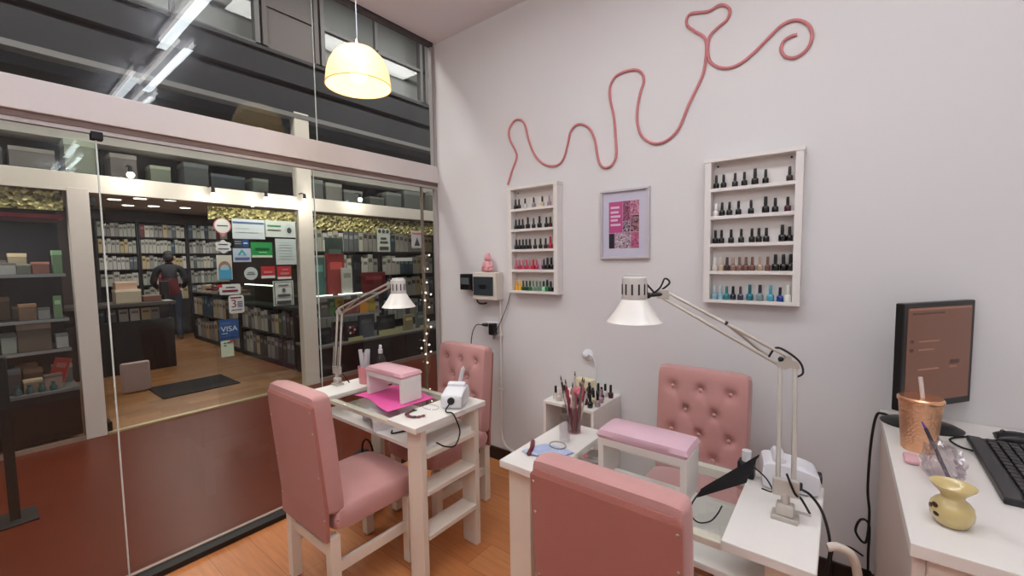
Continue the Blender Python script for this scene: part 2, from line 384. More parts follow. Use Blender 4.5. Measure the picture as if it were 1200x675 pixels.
# ------------------------------------------------------------------ fluorescent fittings on the salon ceiling
TUBE = mat('tube_glow', (255, 250, 250), 0.4, noise=0, emit=(255, 252, 250), estr=9.0)
def batten(x0, x1, y, n, label):
    t = thing('fluorescent_light', label, 'ceiling light', ((x0+x1)/2, y, 3.13), 'fluorescent fittings on the salon ceiling')
    wd = 0.028 if n == 1 else 0.075
    MB().box(x0-0.03, x1+0.03, y-wd, y+wd, 3.185, H, 0.004).build('housing', PLASTW, t)
    for k in range(n):
        yy = y if n == 1 else y-0.046+0.092*k
        MB().cyl((x0, yy, 3.165), (x1, yy, 3.165), 0.0125, n=12).build('tube', TUBE, t, True)
        for xs in (x0-0.02, x1): MB().box(xs, xs+0.02, yy-0.012, yy+0.012, 3.148, 3.19).build('socket', PLASTW, t)
batten(0.35, 1.42, -1.40, 1, 'white single fluorescent tube fitting on the ceiling nearest the shopfront glass')
batten(2.19, 3.26, -1.40, 1, 'white single fluorescent tube fitting on the ceiling farther from the shopfront')
batten(1.27, 2.50, -1.27, 2, 'white twin fluorescent tube fitting in the middle of the ceiling')
batten(2.62, 3.85, -1.20, 2, 'white twin fluorescent tube fitting on the ceiling over the reception desk')
batten(2.6, 3.8, -2.75, 2, 'added white twin fluorescent fill fitting on the rear ceiling, away from the shopfront')  # from here on, unseen rear fittings added to carry the fill light
batten(0.9, 2.1, -2.75, 2, 'added white twin fluorescent fill fitting on the rear ceiling, near the shopfront')
batten(2.6, 3.8, -3.3, 2, 'added white twin fluorescent fill fitting by the rear wall, away from the shopfront')
batten(0.9, 2.1, -3.3, 2, 'added white twin fluorescent fill fitting by the rear wall, near the shopfront')

# ------------------------------------------------------------------ glass pendant
PX, PY, PZ = 0.62, -1.075, 2.405
GLOW = mat('pendant_glass', (250, 232, 190), 0.25, noise=0.05, emit=(255, 224, 172), estr=0.55)
BULB = mat('bulb_glow', (255, 240, 200), 0.4, noise=0, emit=(255, 236, 190), estr=9)
t = thing('pendant_lamp', 'glowing cream glass dome pendant lamp hanging before the shopfront glass', 'lamp', (PX, PY, PZ))
prof = [(r, z*0.84) for r, z in [(0.163, 0.0), (0.160, 0.03), (0.155, 0.08), (0.143, 0.13), (0.122, 0.175), (0.09, 0.212), (0.05, 0.232), (0.022, 0.238), (0.0, 0.239)]]
b = MB(); b.lathe(prof, (PX, PY, PZ), 40); b.lathe([(r*0.975, z*0.98) for r, z in prof], (PX, PY, PZ), 40)
sh = b.build('glass_shade', GLOW, t, True)
nt = GLOW.node_tree; p = nt.nodes['Principled BSDF']; p.inputs['Transmission Weight'].default_value = 0.25; p.inputs['Roughness'].default_value = 0.4
MB().tube([(PX+0.1615*math.cos(a*PI/20), PY+0.1615*math.sin(a*PI/20), PZ+0.002) for a in range(40)], 0.003, 6, closed=True).build('rim', mat('pendant_rim', (236, 196, 120), 0.3, noise=0.02, emit=(230, 180, 100), estr=0.5), t, True)
MB().sph((PX, PY, PZ+0.075), 0.045, (1, 1, 1.25)).build('bulb', BULB, t, True)
MB().cyl((PX, PY, PZ+0.12), (PX, PY, PZ+0.19), 0.02).build('bulb_holder', PLASTW, t, True)
MB().cyl((PX, PY, PZ+0.198), (PX, PY, PZ+0.235), 0.022, 0.012).build('cap', STEEL, t, True)
MB().cyl((PX, PY, PZ+0.23), (PX, PY, H-0.02), 0.003, n=8).build('cord', mat('cord_pale', (196, 204, 214), 0.5, noise=0.02), t, True)
MB().lathe([(0, 0), (0.045, 0), (0.05, -0.012), (0.02, -0.03), (0, -0.03)], (PX, PY, H-0.0)).build('ceiling_rose', PLASTW, t, True)
pl = bpy.data.lights.new('pendant_light', 'POINT'); pl.energy = 1.3; pl.color = (1.0, 0.80, 0.55); pl.shadow_soft_size = 0.05
po = bpy.data.objects.new('pendant_light', pl); po.location = (PX, PY, PZ-0.03); COL.objects.link(po)

# ------------------------------------------------------------------ pink rope drawing on the wall
ROPE = mat('pink_rope', (206, 130, 132), 0.75, noise=0.12, scale=60, bump=0.4, bscale=220)
rp = [(45, 650), (60, 600), (76, 555), (72, 530), (52, 490), (50, 455), (68, 425), (90, 421), (106, 440), (118, 490), (140, 545), (175, 578), (215, 582), (240, 560), (255, 510), (265, 465), (285, 440), (310, 438), (335, 455), (352, 495), (360, 545), (370, 578), (390, 590), (412, 578), (426, 545), (424, 480), (418, 410), (405, 350), (405, 305), (425, 268), (465, 249), (500, 246), (520, 262), (523, 290), (510, 330), (500, 390), (502, 440), (518, 480), (550, 502), (585, 502), (620, 482), (650, 445), (680, 370), (712, 305), (733, 255), (742, 200), (743, 155), (735, 130), (700, 108), (676, 90), (675, 65), (692, 47), (740, 42), (760, 35), (790, 18), (815, 22), (826, 40), (815, 70), (785, 95), (760, 120), (750, 145), (749, 190), (760, 220), (790, 237), (830, 237), (870, 218), (910, 185), (950, 145), (1000, 95), (1040, 73), (1075, 72), (1105, 90), (1115, 120), (1108, 155), (1085, 185), (1050, 203), (1020, 198), (1006, 175), (1015, 145), (1040, 128), (1062, 122)]
pts = [at(580+u/3, v/3, y=-0.0078) for u, v in rp]
o = MB().tube(smoothpath(pts, 5), 0.0072, 8).build('wall_rope', ROPE, None, True)
tag(recenter(o), 'pink rope on the wall bent into waves, a heart and a spiral', 'wall decoration')

# ------------------------------------------------------------------ polish bottles and their two wall racks
GP = {}
def polish_mesh(key, body, cap, big=False, clearcap=False):
    if key in GP: return GP[key]
    mb_ = mat('polish_'+key, body, 0.12, noise=0.03, coat=0.6)
    mc = mat('polishcap_'+'_'.join(map(str, cap)), cap, 0.3, noise=0.02)
    k = 1.15 if big else 1.0
    b = MB(); b.lathe([(0, 0), (0.0128*k, 0), (0.0138*k, 0.002), (0.0140*k, 0.021*k), (0.0132*k, 0.0255*k), (0.0095*k, 0.0295*k), (0.0062*k, 0.031*k), (0.0060*k, 0.034*k), (0, 0.034*k)], n=14)
    o = b.build('nail_polish', mb_, None, True)
    c = MB(); c.lathe([(0, 0.034*k), (0.0070*k, 0.034*k), (0.0068*k, 0.05*k), (0.0062*k, 0.0675*k), (0.0052*k, 0.069*k), (0, 0.069*k)], n=12)
    c.build('cap', mc, o, True)
    COL.objects.unlink(o)
    for ch in o.children: COL.objects.unlink(ch)
    GP[key] = o; return o
def place_polish(key, loc, label, group, s=1.0):
    c = copy_tree(GP[key]); c.location = Vector(loc)+Vector((0, 0, 0.0006)); c.scale = (s, s, s)
    return tag(c, label, 'nail polish', group)
K = (18, 17, 19)
SPEC = {  # key: (body colour, cap colour, words, big)
 'black': ((16, 15, 18), K, 'black', False), 'blackbig': ((14, 13, 15), K, 'large black', True), 'brownblack': ((46, 26, 26), (44, 28, 28), 'brownish black', False),
 'wine': ((70, 20, 34), K, 'dark wine red', False), 'white': ((226, 220, 220), (228, 224, 224), 'white', False), 'clear': ((206, 200, 198), K, 'clear', False),
 'greige': ((150, 136, 134), K, 'greyish beige', False), 'cream': ((214, 196, 160), K, 'cream', False), 'mauve': ((170, 130, 140), (170, 130, 140), 'mauve', False),
 'palebeige': ((214, 200, 190), (220, 212, 206), 'pale beige', False), 'beige': ((196, 172, 150), (204, 188, 174), 'beige', False), 'darkbrown': ((70, 44, 40), (74, 48, 44), 'dark brown', False),
 'rose': ((150, 116, 106), (160, 128, 118), 'rosy beige', False), 'copper': ((132, 96, 82), (130, 98, 88), 'copper', False), 'brown': ((116, 76, 66), (118, 82, 74), 'brown', False),
 'gold': ((176, 150, 128), (180, 154, 134), 'pale gold', False), 'lightblue': ((140, 178, 190), (166, 184, 196), 'light blue', False), 'teal': ((44, 128, 138), (42, 114, 116), 'teal', False),
 'tealbig': ((24, 112, 130), (24, 96, 106), 'large teal', True), 'navy': ((22, 26, 44), (22, 24, 36), 'navy', False), 'purplegrey': ((70, 66, 82), (74, 66, 80), 'purple grey', False),
 'grey': ((120, 140, 142), (40, 32, 56), 'grey', True), 'sky': ((80, 164, 188), (88, 164, 182), 'large sky blue', True), 'blue': ((24, 60, 150), K, 'blue', False), 'whitebig': ((230, 228, 222), (226, 226, 212), 'large white', True),
 'pink': ((190, 90, 108), (196, 116, 128), 'pink', False), 'hotpink': ((176, 52, 84), (184, 84, 104), 'hot pink', False), 'red': ((180, 24, 50), (180, 40, 60), 'red', False), 'redtall': ((176, 24, 60), (176, 36, 66), 'tall red', True),
 'lilac': ((180, 140, 168), (184, 150, 172), 'lilac', False), 'yellow': ((240, 180, 30), (240, 180, 50), 'yellow', False), 'orange': ((236, 160, 40), (236, 170, 60), 'orange yellow', False),
 'darkgreen': ((30, 64, 40), (30, 50, 36), 'dark green', False), 'green': ((44, 104, 62), (38, 62, 42), 'green', False), 'sage': ((110, 136, 116), (100, 120, 106), 'sage green', False), 'mint': ((170, 220, 180), K, 'mint green', False), 'greenbig': ((30, 110, 66), K, 'large green', True)}
for k_, v_ in SPEC.items(): polish_mesh(k_, v_[0], v_[1], v_[3])

def rack(x0, x1, z0, z1, dep, label):
    t = thing('polish_rack', label, 'wall shelf', ((x0+x1)/2, -0.001, z0))
    th = 0.017
    MB().box(x0, x1, -0.008, -0.001, z0, z1).build('back_panel', RACK, t)
    MB().box(x0-0.004, x1+0.004, -dep-0.003, -0.001, z1-0.02, z1, 0.001).build('top_board', RACK, t)
    MB().box(x0, x1, -dep, -0.008, z0, z0+0.016, 0.001).build('bottom_board', RACK, t)
    for x in (x0, x1-0.03): MB().box(x, x+0.03, -dep, -0.008, z0+0.016, z1-0.02, 0.001).build('side_board', RACK, t)
    tops = []
    for k in range(5):
        zt = z0+0.016 if k == 4 else z1-0.02-(k+1)*(z1-z0-0.036)/5+0.008
        if k < 4: MB().box(x0+0.03, x1-0.03, -dep+0.001, -0.008, zt-th, zt, 0.001).build('shelf', RACK, t)
        # low rim strip behind the bottles
        tops.append(zt)
    for x in (x0+0.05, x1-0.05):
        MB().cyl((x, -0.0085, z1-0.035), (x, -0.013, z1-0.035), 0.005, n=10).build('screw', BLACK, t)
    return tops
R2 = rack(2.060, 2.472, 1.270, 1.990, 0.062, 'white five tier wall rack on the right, dark polish above, teal below')
R1 = rack(0.790, 1.190, 1.274, 1.994, 0.068, 'white five tier wall rack on the left, beside the fuse box')
rows2 = [[(85, 'black'), (122, 'black'), (165, 'black'), (200, 'black'), (240, 'blackbig'), (280, 'black'), (370, 'brownblack')],
 [(77, 'white'), (112, 'black'), (144, 'black'), (178, 'black'), (225, 'black'), (280, 'blackbig'), (316, 'black'), (363, 'wine')],
 [(77, 'black'), (112, 'black'), (150, 'black'), (188, 'black'), (228, 'black'), (254, 'black'), (282, 'black'), (342, 'blackbig'), (371, 'black')],
 [(77, 'palebeige'), (101, 'beige'), (125, 'darkbrown'), (155, 'rose'), (179, 'copper'), (202, 'brown'), (227, 'brown'), (258, 'gold'), (287, 'brown'), (316, 'blackbig'), (346, 'blackbig'), (376, 'blackbig')],
 [(68, 'lightblue'), (97, 'lightblue'), (126, 'teal'), (157, 'navy'), (185, 'purplegrey'), (220, 'tealbig'), (258, 'grey'), (298, 'sky'), (334, 'blue'), (373, 'whitebig')]]
rows1 = [[(153, 'black'), (182, 'black'), (220, 'clear'), (260, 'greige'), (300, 'cream'), (332, 'mauve')],
 [(147, 'black'), (175, 'black'), (204, 'black'), (233, 'blackbig'), (260, 'black'), (287, 'blackbig'), (319, 'black'), (338, 'wine')],
 [(148, 'black'), (170, 'black'), (193, 'black'), (217, 'black'), (242, 'black'), (267, 'black'), (292, 'black'), (316, 'black'), (338, 'redtall')],
 [(141, 'pink'), (157, 'hotpink'), (173, 'pink'), (189, 'hotpink'), (205, 'pink'), (222, 'red'), (238, 'hotpink'), (257, 'lilac'), (286, 'black'), (313, 'blackbig'), (338, 'blackbig')],
 [(140, 'orange'), (157, 'yellow'), (174, 'darkgreen'), (191, 'darkgreen'), (207, 'green'), (224, 'sage'), (241, 'sage'), (257, 'sage'), (279, 'mint'), (302, 'greenbig'), (324, 'black'), (341, 'black')]]
TIER = ['top', 'second', 'middle', 'fourth', 'bottom']
def fill(rows, tops, u0, us, v0s, side, y, lo, hi):
    for r, row in enumerate(rows):
        last = -9
        for i, (u, key) in enumerate(row):
            x = at(u0+u*us, v0s[r], y=y).x
            x = min(max(x, lo+0.016), hi-0.016)
            x = max(x, last+(0.0285 if len(row) < 12 else 0.028)); last = x
            place_polish(key, (x, y, tops[r]), '%s polish bottle, %s from left on %s tier of %s rack' % (SPEC[key][2], ORD[i], TIER[r], side), 'nail polish on the %s wall rack' % side, 0.98)
fill(rows2, R2, 810, 0.3112, [213, 245, 282, 322, 351], 'right', -0.034, 2.092, 2.440)
fill(rows1, R1, 560, 0.2518, [240, 267, 294, 317, 341], 'left', -0.036, 0.822, 1.158)

# ------------------------------------------------------------------ framed poster
x0, x1, z0, z1 = 1.463, 1.762, 1.497, 1.902
t = thing('picture_frame', 'silver framed poster with pink photo collage on the wall between the racks', 'picture', ((x0+x1)/2, -0.001, z0))
FRM = mat('frame_silver', (206, 200, 204), 0.35, metal=0.3, noise=0.02)
b = MB(); f = 0.014
b.box(x0, x1, -0.022, -0.001, z1-f, z1, 0.002).box(x0, x1, -0.022, -0.001, z0, z0+f, 0.002).box(x0, x0+f, -0.022, -0.001, z0+f, z1-f).box(x1-f, x1, -0.022, -0.001, z0+f, z1-f)
b.build('frame', FRM, t)
MB().box(x0+f, x1-f, -0.008, -0.002, z0+f, z1-f).build('mount_board', mat('mount_lilac', (214, 210, 224), 0.6, noise=0.01), t)
ax0, ax1, az0, az1 = x0+0.052, x1-0.063, z0+0.062, z1-0.070
def ablock(name, u0, u1, v0, v1, m, yy=-0.0092):
    return MB().box(ax0+(ax1-ax0)*u0, ax0+(ax1-ax0)*u1, yy, -0.008, az1-(az1-az0)*v1, az1-(az1-az0)*v0).build(name, m, pr_)
pr_ = MB().box(ax0, ax1, -0.0088, -0.008, az0, az1).build('print', mat('print_paper', (208, 150, 176), 0.5, noise=0.03), t)
def mottled(name, ca, cb, sc):
    m = mat(name, ca, 0.5, noise=0.0); nt = m.node_tree; p = nt.nodes['Principled BSDF']
    n = nt.nodes.new('ShaderNodeTexNoise'); n.inputs['Scale'].default_value = sc; n.inputs['Detail'].default_value = 2; n.inputs['Distortion'].default_value = 2.5
    tc = nt.nodes.new('ShaderNodeTexCoord'); nt.links.new(tc.outputs['Object'], n.inputs['Vector'])
    cr = nt.nodes.new('ShaderNodeValToRGB'); cr.color_ramp.elements[0].position = 0.4; cr.color_ramp.elements[1].position = 0.6
    cr.color_ramp.elements[0].color = s2l(ca)+(1,); cr.color_ramp.elements[1].color = s2l(cb)+(1,)
    nt.links.new(n.outputs['Fac'], cr.inputs[0]); nt.links.new(cr.outputs[0], p.inputs['Base Color']); return m
ablock('pink_panel', 0, 0.46, 0, 0.66, mat('poster_pink', (200, 84, 140), 0.5, noise=0.06))
ablock('photo', 0.48, 0.72, 0, 0.42, mottled('photo_a', (110, 40, 70), (190, 120, 150), 40))
ablock('photo', 0.74, 1.0, 0, 0.29, mottled('photo_b', (150, 40, 80), (220, 160, 180), 50))
ablock('photo', 0.74, 1.0, 0.31, 0.65, mottled('photo_c', (50, 34, 44), (190, 130, 140), 30))
ablock('photo', 0.48, 0.72, 0.43, 0.65, mottled('photo_d', (40, 30, 40), (210, 190, 204), 50))
ablock('photo', 0.0, 0.19, 0.68, 1.0, mat('photo_dark', (44, 40, 52), 0.5, noise=0.2, scale=60))
ablock('photo', 0.21, 0.73, 0.67, 1.0, mottled('photo_e', (120, 70, 90), (216, 206, 212), 45))
ablock('photo', 0.75, 1.0, 0.67, 1.0, mottled('photo_f', (150, 44, 90), (214, 130, 160), 45))
PW = mat('print_white', (236, 206, 222), 0.5, noise=0)
for k, (v, l) in enumerate(((0.10, 0.30), (0.20, 0.27), (0.29, 0.33), (0.37, 0.24), (0.47, 0.34))):
    ablock('text_line', 0.06, 0.06+l, v, v+0.045, PW, -0.0098)
MB().box(x0+f, x1-f, -0.0135, -0.012, z0+f, z1-f).build('glazing', G_CLEAR if False else glassmat('picture_glass', (0.97, 0.97, 0.98), 0.6, 1.35), t)

# ------------------------------------------------------------------ fuse box, meter, figurine, conduit, socket
t = thing('fuse_box', 'cream fuse box with dark window on the wall below the left rack', 'fuse box', (0.575, -0.001, 1.21))
MB().box(0.462, 0.690, -0.085, -0.001, 1.212, 1.414, 0.006).build('body', mat('fusebox_cream', (214, 204, 194), 0.45, noise=0.02), t)
dw = MB().box(0.472, 0.664, -0.092, -0.083, 1.246, 1.382, 0.004).build('window_cover', mat('smoked_plastic', (56, 62, 68), 0.2, noise=0.05, coat=0.4), t)
MB().box(0.54, 0.60, -0.097, -0.091, 1.295, 1.325, 0.002).build('breaker', BLACK, dw)
t = thing('electric_meter', 'small black electricity meter beside the cream fuse box', 'meter', (0.385, -0.001, 1.27))
MB().box(0.330, 0.438, -0.085, -0.001, 1.280, 1.400, 0.006).build('body', BLACK, t)
MB().box(0.345, 0.425, -0.089, -0.084, 1.322, 1.372, 0.002).build('display', mat('meter_display', (96, 104, 108), 0.2, noise=0.15, scale=80), t)
MB().box(0.436, 0.464, -0.07, -0.02, 1.27, 1.39, 0.004).build('terminal_cover', BLACK, t)
o = MB().tube(smoothpath([(0.47, -0.05, 1.27), (0.475, -0.055, 1.215), (0.50, -0.06, 1.185), (0.545, -0.055, 1.182), (0.568, -0.05, 1.188)], 6), 0.006).build('meter_cable', RUBBER, None, True)
tag(recenter(o), 'short black cable looping from the meter under the fuse box', 'cable')
b = MB()
fx, fy, fz = 0.585, -0.048, 1.4145
b.sph((fx, fy, fz+0.018), 0.018, (2.6, 1.5, 1.0)); b.sph((fx-0.03, fy-0.012, fz+0.02), 0.017, (1.5, 1, 1)); b.sph((fx+0.03, fy-0.012, fz+0.02), 0.017, (1.5, 1, 1))
b.lathe([(0, 0.0), (0.036, 0.012), (0.034, 0.04), (0.030, 0.06), (0.022, 0.078), (0.012, 0.084), (0, 0.086)], (fx, fy, fz))
b.sph((fx, fy, fz+0.102), 0.027, (1, 1, 1.05)); b.sph((fx, fy+0.002, fz+0.128), 0.015, (1, 1, 0.8))
for s in (-1, 1):
    b.tube(smoothpath([(fx+s*0.03, fy, fz+0.07), (fx+s*0.042, fy-0.01, fz+0.045), (fx+s*0.02, fy-0.034, fz+0.034)], 5), 0.009)
    b.sph((fx+s*0.02, fy, fz+0.10), 0.005, (0.6, 0.8, 1.8))
o = b.build('figurine', mat('figurine_pink', (218, 152, 158), 0.4, noise=0.1, scale=60), None, True)
tag(recenter(o), 'small pink seated figurine standing on top of the fuse box', 'figurine')
COND = mat('conduit_white', (220, 210, 204), 0.5, noise=0.02)
t = thing('cable_conduit', 'white plastic conduit pipe running down the wall from the fuse box', 'conduit', (0.66, -0.013, 0.1))
MB().tube(smoothpath([(0.668, -0.013, 1.213), (0.664, -0.013, 0.9), (0.660, -0.013, 0.5), (0.656, -0.013, 0.27), (0.668, -0.015, 0.19), (0.71, -0.025, 0.135), (0.80, -0.03, 0.113), (1.0, -0.03, 0.108), (1.25, -0.03, 0.106)], 6), 0.0105, 10).build('pipe', COND, t, True)
for z in (0.95, 0.55): MB().box(0.644, 0.682, -0.026, -0.001, z-0.008, z+0.008, 0.002).build('clip', COND, t)
t = thing('wall_socket', 'white wall socket with black plugs below the fuse box', 'socket', (0.585, -0.001, 0.96))
MB().box(0.530, 0.640, -0.028, -0.001, 0.975, 1.045, 0.005).build('body', PLASTW, t)
t2 = thing('power_adapter', 'black power adapter plugged into the right of the wall socket', 'plug', (0.62, -0.028, 0.96))
MB().box(0.598, 0.648, -0.075, -0.028, 0.957, 1.043, 0.008).build('body', BLACK, t2)
MB().tube(smoothpath([(0.625, -0.05, 0.957), (0.63, -0.05, 0.93), (0.655, -0.046, 0.99), (0.70, -0.03, 1.09), (0.735, -0.012, 1.19), (0.765, -0.012, 1.27)], 6), 0.003).build('cord', DKGREY, t2, True)
t2 = thing('power_plug', 'black plug and cord in the left of the wall socket', 'plug', (0.55, -0.028, 1.0))
MB().cyl((0.553, -0.028, 1.022), (0.53, -0.062, 1.026), 0.014, 0.010).build('plug_body', BLACK, t2, True)
MB().tube(smoothpath([(0.53, -0.062, 1.026), (0.48, -0.07, 1.02), (0.43, -0.06, 0.96), (0.40, -0.05, 0.85), (0.395, -0.05, 0.6), (0.40, -0.05, 0.3), (0.43, -0.06, 0.006)], 6), 0.0035).build('cord', RUBBER, t2, True)
t = thing('wall_plug', 'round white plug with thin white cord on the wall above the cubby', 'plug', (1.37, -0.001, 0.87))
MB().lathe([(0, 0.001), (0.034, 0.001), (0.036, 0.008), (0.030, 0.012), (0, 0.012)], m=Matrix.Translation((1.372, 0, 0.897)) @ Matrix.Rotation(PI/2, 4, 'X')).build('socket_plate', PLASTW, t, True)
MB().sph((1.368, -0.03, 0.900), 0.022, (1, 1.0, 1)).build('plug_body', PLASTW, t, True)
MB().tube(smoothpath([(1.385, -0.035, 0.905), (1.41, -0.03, 0.90), (1.428, -0.022, 0.86), (1.43, -0.018, 0.80), (1.425, -0.02, 0.73), (1.40, -0.02, 0.69)], 6), 0.004).build('cord', PLASTW, t, True)

# ------------------------------------------------------------------ chairs (local: faces +y, origin on the floor)
def chair(label):
    t = thing('salon_chair', label, 'chair', (0, 0, 0), 'pink upholstered salon chairs')
    HW = 0.205
    btn = [(-0.128, 0.872), (0.0, 0.872), (0.128, 0.872), (-0.064, 0.767), (0.064, 0.767), (-0.128, 0.662), (0.0, 0.662), (0.128, 0.662), (-0.064, 0.557), (0.064, 0.557)]
    def lean(z): return -0.045*max(0.0, (z-0.45)/0.5)
    def edge(s, p=10): return max(0.0, 1-abs(s)**p)**(1/p)
    def fr(u, v, side):
        x = u*(HW+0.004); z = 0.705+v*0.262
        e = edge(u, 9)*edge(v, 9)
        if side > 0:
            y = 0.050*e + 0.012*(1-u*u)*(1-v*v)
            for bx, bz in btn:
                d2 = ((x-bx)**2+(z-bz)**2)
                y -= 0.020*math.exp(-d2/(2*0.016**2))+0.006*math.exp(-d2/(2*0.035**2))
            # pleat lines between neighbouring buttons
            for k, (ax, az) in enumerate(btn):
                for bx, bz in btn[k+1:]:
                    dx, dz = bx-ax, bz-az; L2 = dx*dx+dz*dz
                    if 0.013 < L2 < 0.0165 and abs(dz) > 0.02:
                        tt = max(0, min(1, ((x-ax)*dx+(z-az)*dz)/L2)); q = (x-ax-tt*dx)**2+(z-az-tt*dz)**2
                        y -= 0.0035*math.exp(-q/(2*0.009**2))
        else: y = -0.034*e
        x *= 1-0.035*max(0.0, v)**14; z -= 0.012*max(0.0, v)**3*abs(u)**12
        return Vector((x, -0.205+y+lean(z), z))
    MB().pillow(fr, 44, 52).build('backrest', PINK, t, True)
    for bx, bz in btn:
        MB().sph((bx, -0.205+0.050+0.010-0.015+lean(bz), bz), 0.0095, (1, 0.6, 1), 10, 6).build('button', BUTTON, t, True)
    b = MB()
    n = 8
    for k in range(n):
        pass
    vs = []
    bmx = b.bm
    def ring(z, x_, y0_, y1_): return [bmx.verts.new(Vector((sx, yy+lean(z), z))) for sx, yy in ((-x_, y0_), (x_, y0_), (x_, y1_), (-x_, y1_))]
    rs = [ring(0.335, HW-0.004, -0.247, -0.232), ring(0.45, HW-0.002, -0.247, -0.232), ring(0.70, HW-0.002, -0.247, -0.232), ring(0.918, HW-0.004, -0.246, -0.232), ring(0.934, HW-0.016, -0.241, -0.232)]
    for a, c in zip(rs, rs[1:]):
        for k in range(4): bmx.faces.new((a[k], a[(k+1) % 4], c[(k+1) % 4], c[k]))
    bmx.faces.new(rs[0]); bmx.faces.new(rs[-1])
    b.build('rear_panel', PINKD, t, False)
    for x in (-HW+0.014, HW-0.014):
        for z in (0.90, 0.81, 0.62, 0.43): MB().sph((x, -0.247+lean(z), z), 0.0042, (1, 0.6, 1), 8, 5).build('tack', STEEL, t, True)
    def fs(u, v, side):
        e = edge(u, 5)*edge(v, 5)
        x = u*(HW+0.010)*(1-0.07*max(0, v)**5); y = 0.012+v*0.226*(1-0.05*u**6)
        z = 0.335+0.142 if False else 0
        if side > 0: z = 0.415+0.050*e+0.032*(1-u*u)*(1-v**4)
        else: z = 0.415-0.075*e
        return Vector((x, y, z))
    MB().pillow(fs, 26, 26).build('seat', PINK, t, True)
    for sx in (-1, 1):
        x = sx*(HW-0.024)
        MB().box(x-0.0225, x+0.0225, -0.232, -0.187, 0.006, 0.345, 0.002).build('leg', WOODW, t)
        MB().box(x-0.0225, x+0.0225, 0.165, 0.21, 0.006, 0.345, 0.002).build('leg', WOODW, t)
        MB().box(x-0.011, x+0.011, -0.187, 0.165, 0.17, 0.218, 0.002).build('side_rail', WOODW, t)
        for y in (-0.2095, 0.1875): MB().cyl((x, y, 0), (x, y, 0.006), 0.014, n=10).build('glide', RUBBER, t)
    MB().box(-HW+0.047, HW-0.047, -0.215, -0.193, 0.235, 0.28, 0.002).build('cross_rail', WOODW, t)
    return t
c0 = chair('pink padded chair in the left foreground, seen from behind, at the left table')
c0.location = (0.768, -1.283, 0)
def more_chair(x, y, rz, label):
    c = copy_tree(c0); c.location = (x, y, 0); c.rotation_euler = (0, 0, rz); c['label'] = label; return c
more_chair(0.712, -0.672, PI, 'pink tufted chair by the glass, behind the left table under the fuse box')
more_chair(2.108, -0.475, PI, 'pink tufted chair against the back wall, behind the right table')
more_chair(2.168, -1.178, 0, 'pink padded chair nearest the viewer, its plain back turned, at the right table')

# ------------------------------------------------------------------ manicure tables (local: x 0..0.957, y 0..0.44)
def table(X, Y, label, ladder):
    t = thing('manicure_table', label, 'table', (X+0.478, Y+0.22, 0), 'white manicure tables')
    L, D, Z = 0.957, 0.455, 0.762
    def bx(name, x0, x1, y0, y1, z0, z1, m=WOODW, bev=0.0025): return MB().box(X+x0, X+x1, Y+y0, Y+y1, z0, z1, bev).build(name, m, t)
    bx('end_board', 0, 0.205, -0.012, D, Z-0.027, Z, WHITE); bx('end_board', L-0.205, L, -0.012, D, Z-0.027, Z, WHITE)
    bx('rail', 0.205, L-0.205, 0.0, 0.035, Z-0.038, Z-0.018); bx('rail', 0.205, L-0.205, D-0.04, D-0.005, Z-0.05, Z-0.018)
    bx('rail', 0.06, L-0.06, 0.03, 0.055, Z-0.10, Z-0.05) if False else None
    MB().box(X+0.206, X+L-0.206, Y-0.004, Y+D-0.002, Z-0.0178, Z-0.0095, 0.001).build('glass_top', G_TABLE, t)
    bx('lower_shelf', 0.035, L-0.035, 0.045, D-0.035, 0.617, 0.637, WHITE)
    for x0 in (0.0+0.012, L-0.107-0.003):
        for y0 in (0.028, D-0.075):
            bx('leg', x0, x0+0.098, y0, y0+0.032, 0, Z-0.027)
    ends = (True, True) if ladder == 'both' else (False, True)
    if ends[1]:
        for z in (0.595, 0.418, 0.205): bx('rung_shelf', L-0.108, L-0.006, 0.060, D-0.075, z, z+0.024)
    if ends[0]:
        for z in (0.418, 0.205): bx('rung_shelf', 0.014, 0.112, 0.060, D-0.075, z, z+0.024)
    return t
T1X, T1Y, TZ = 0.200, -1.195, 0.762
T2X, T2Y = 1.640, -1.195
GZ = TZ-0.0095
table(T1X, T1Y, 'white manicure table with glass middle and ladder side, beside the shopfront glass', 'one')
table(T2X, T2Y, 'white manicure table with glass middle in the right foreground beside the desk', 'both')

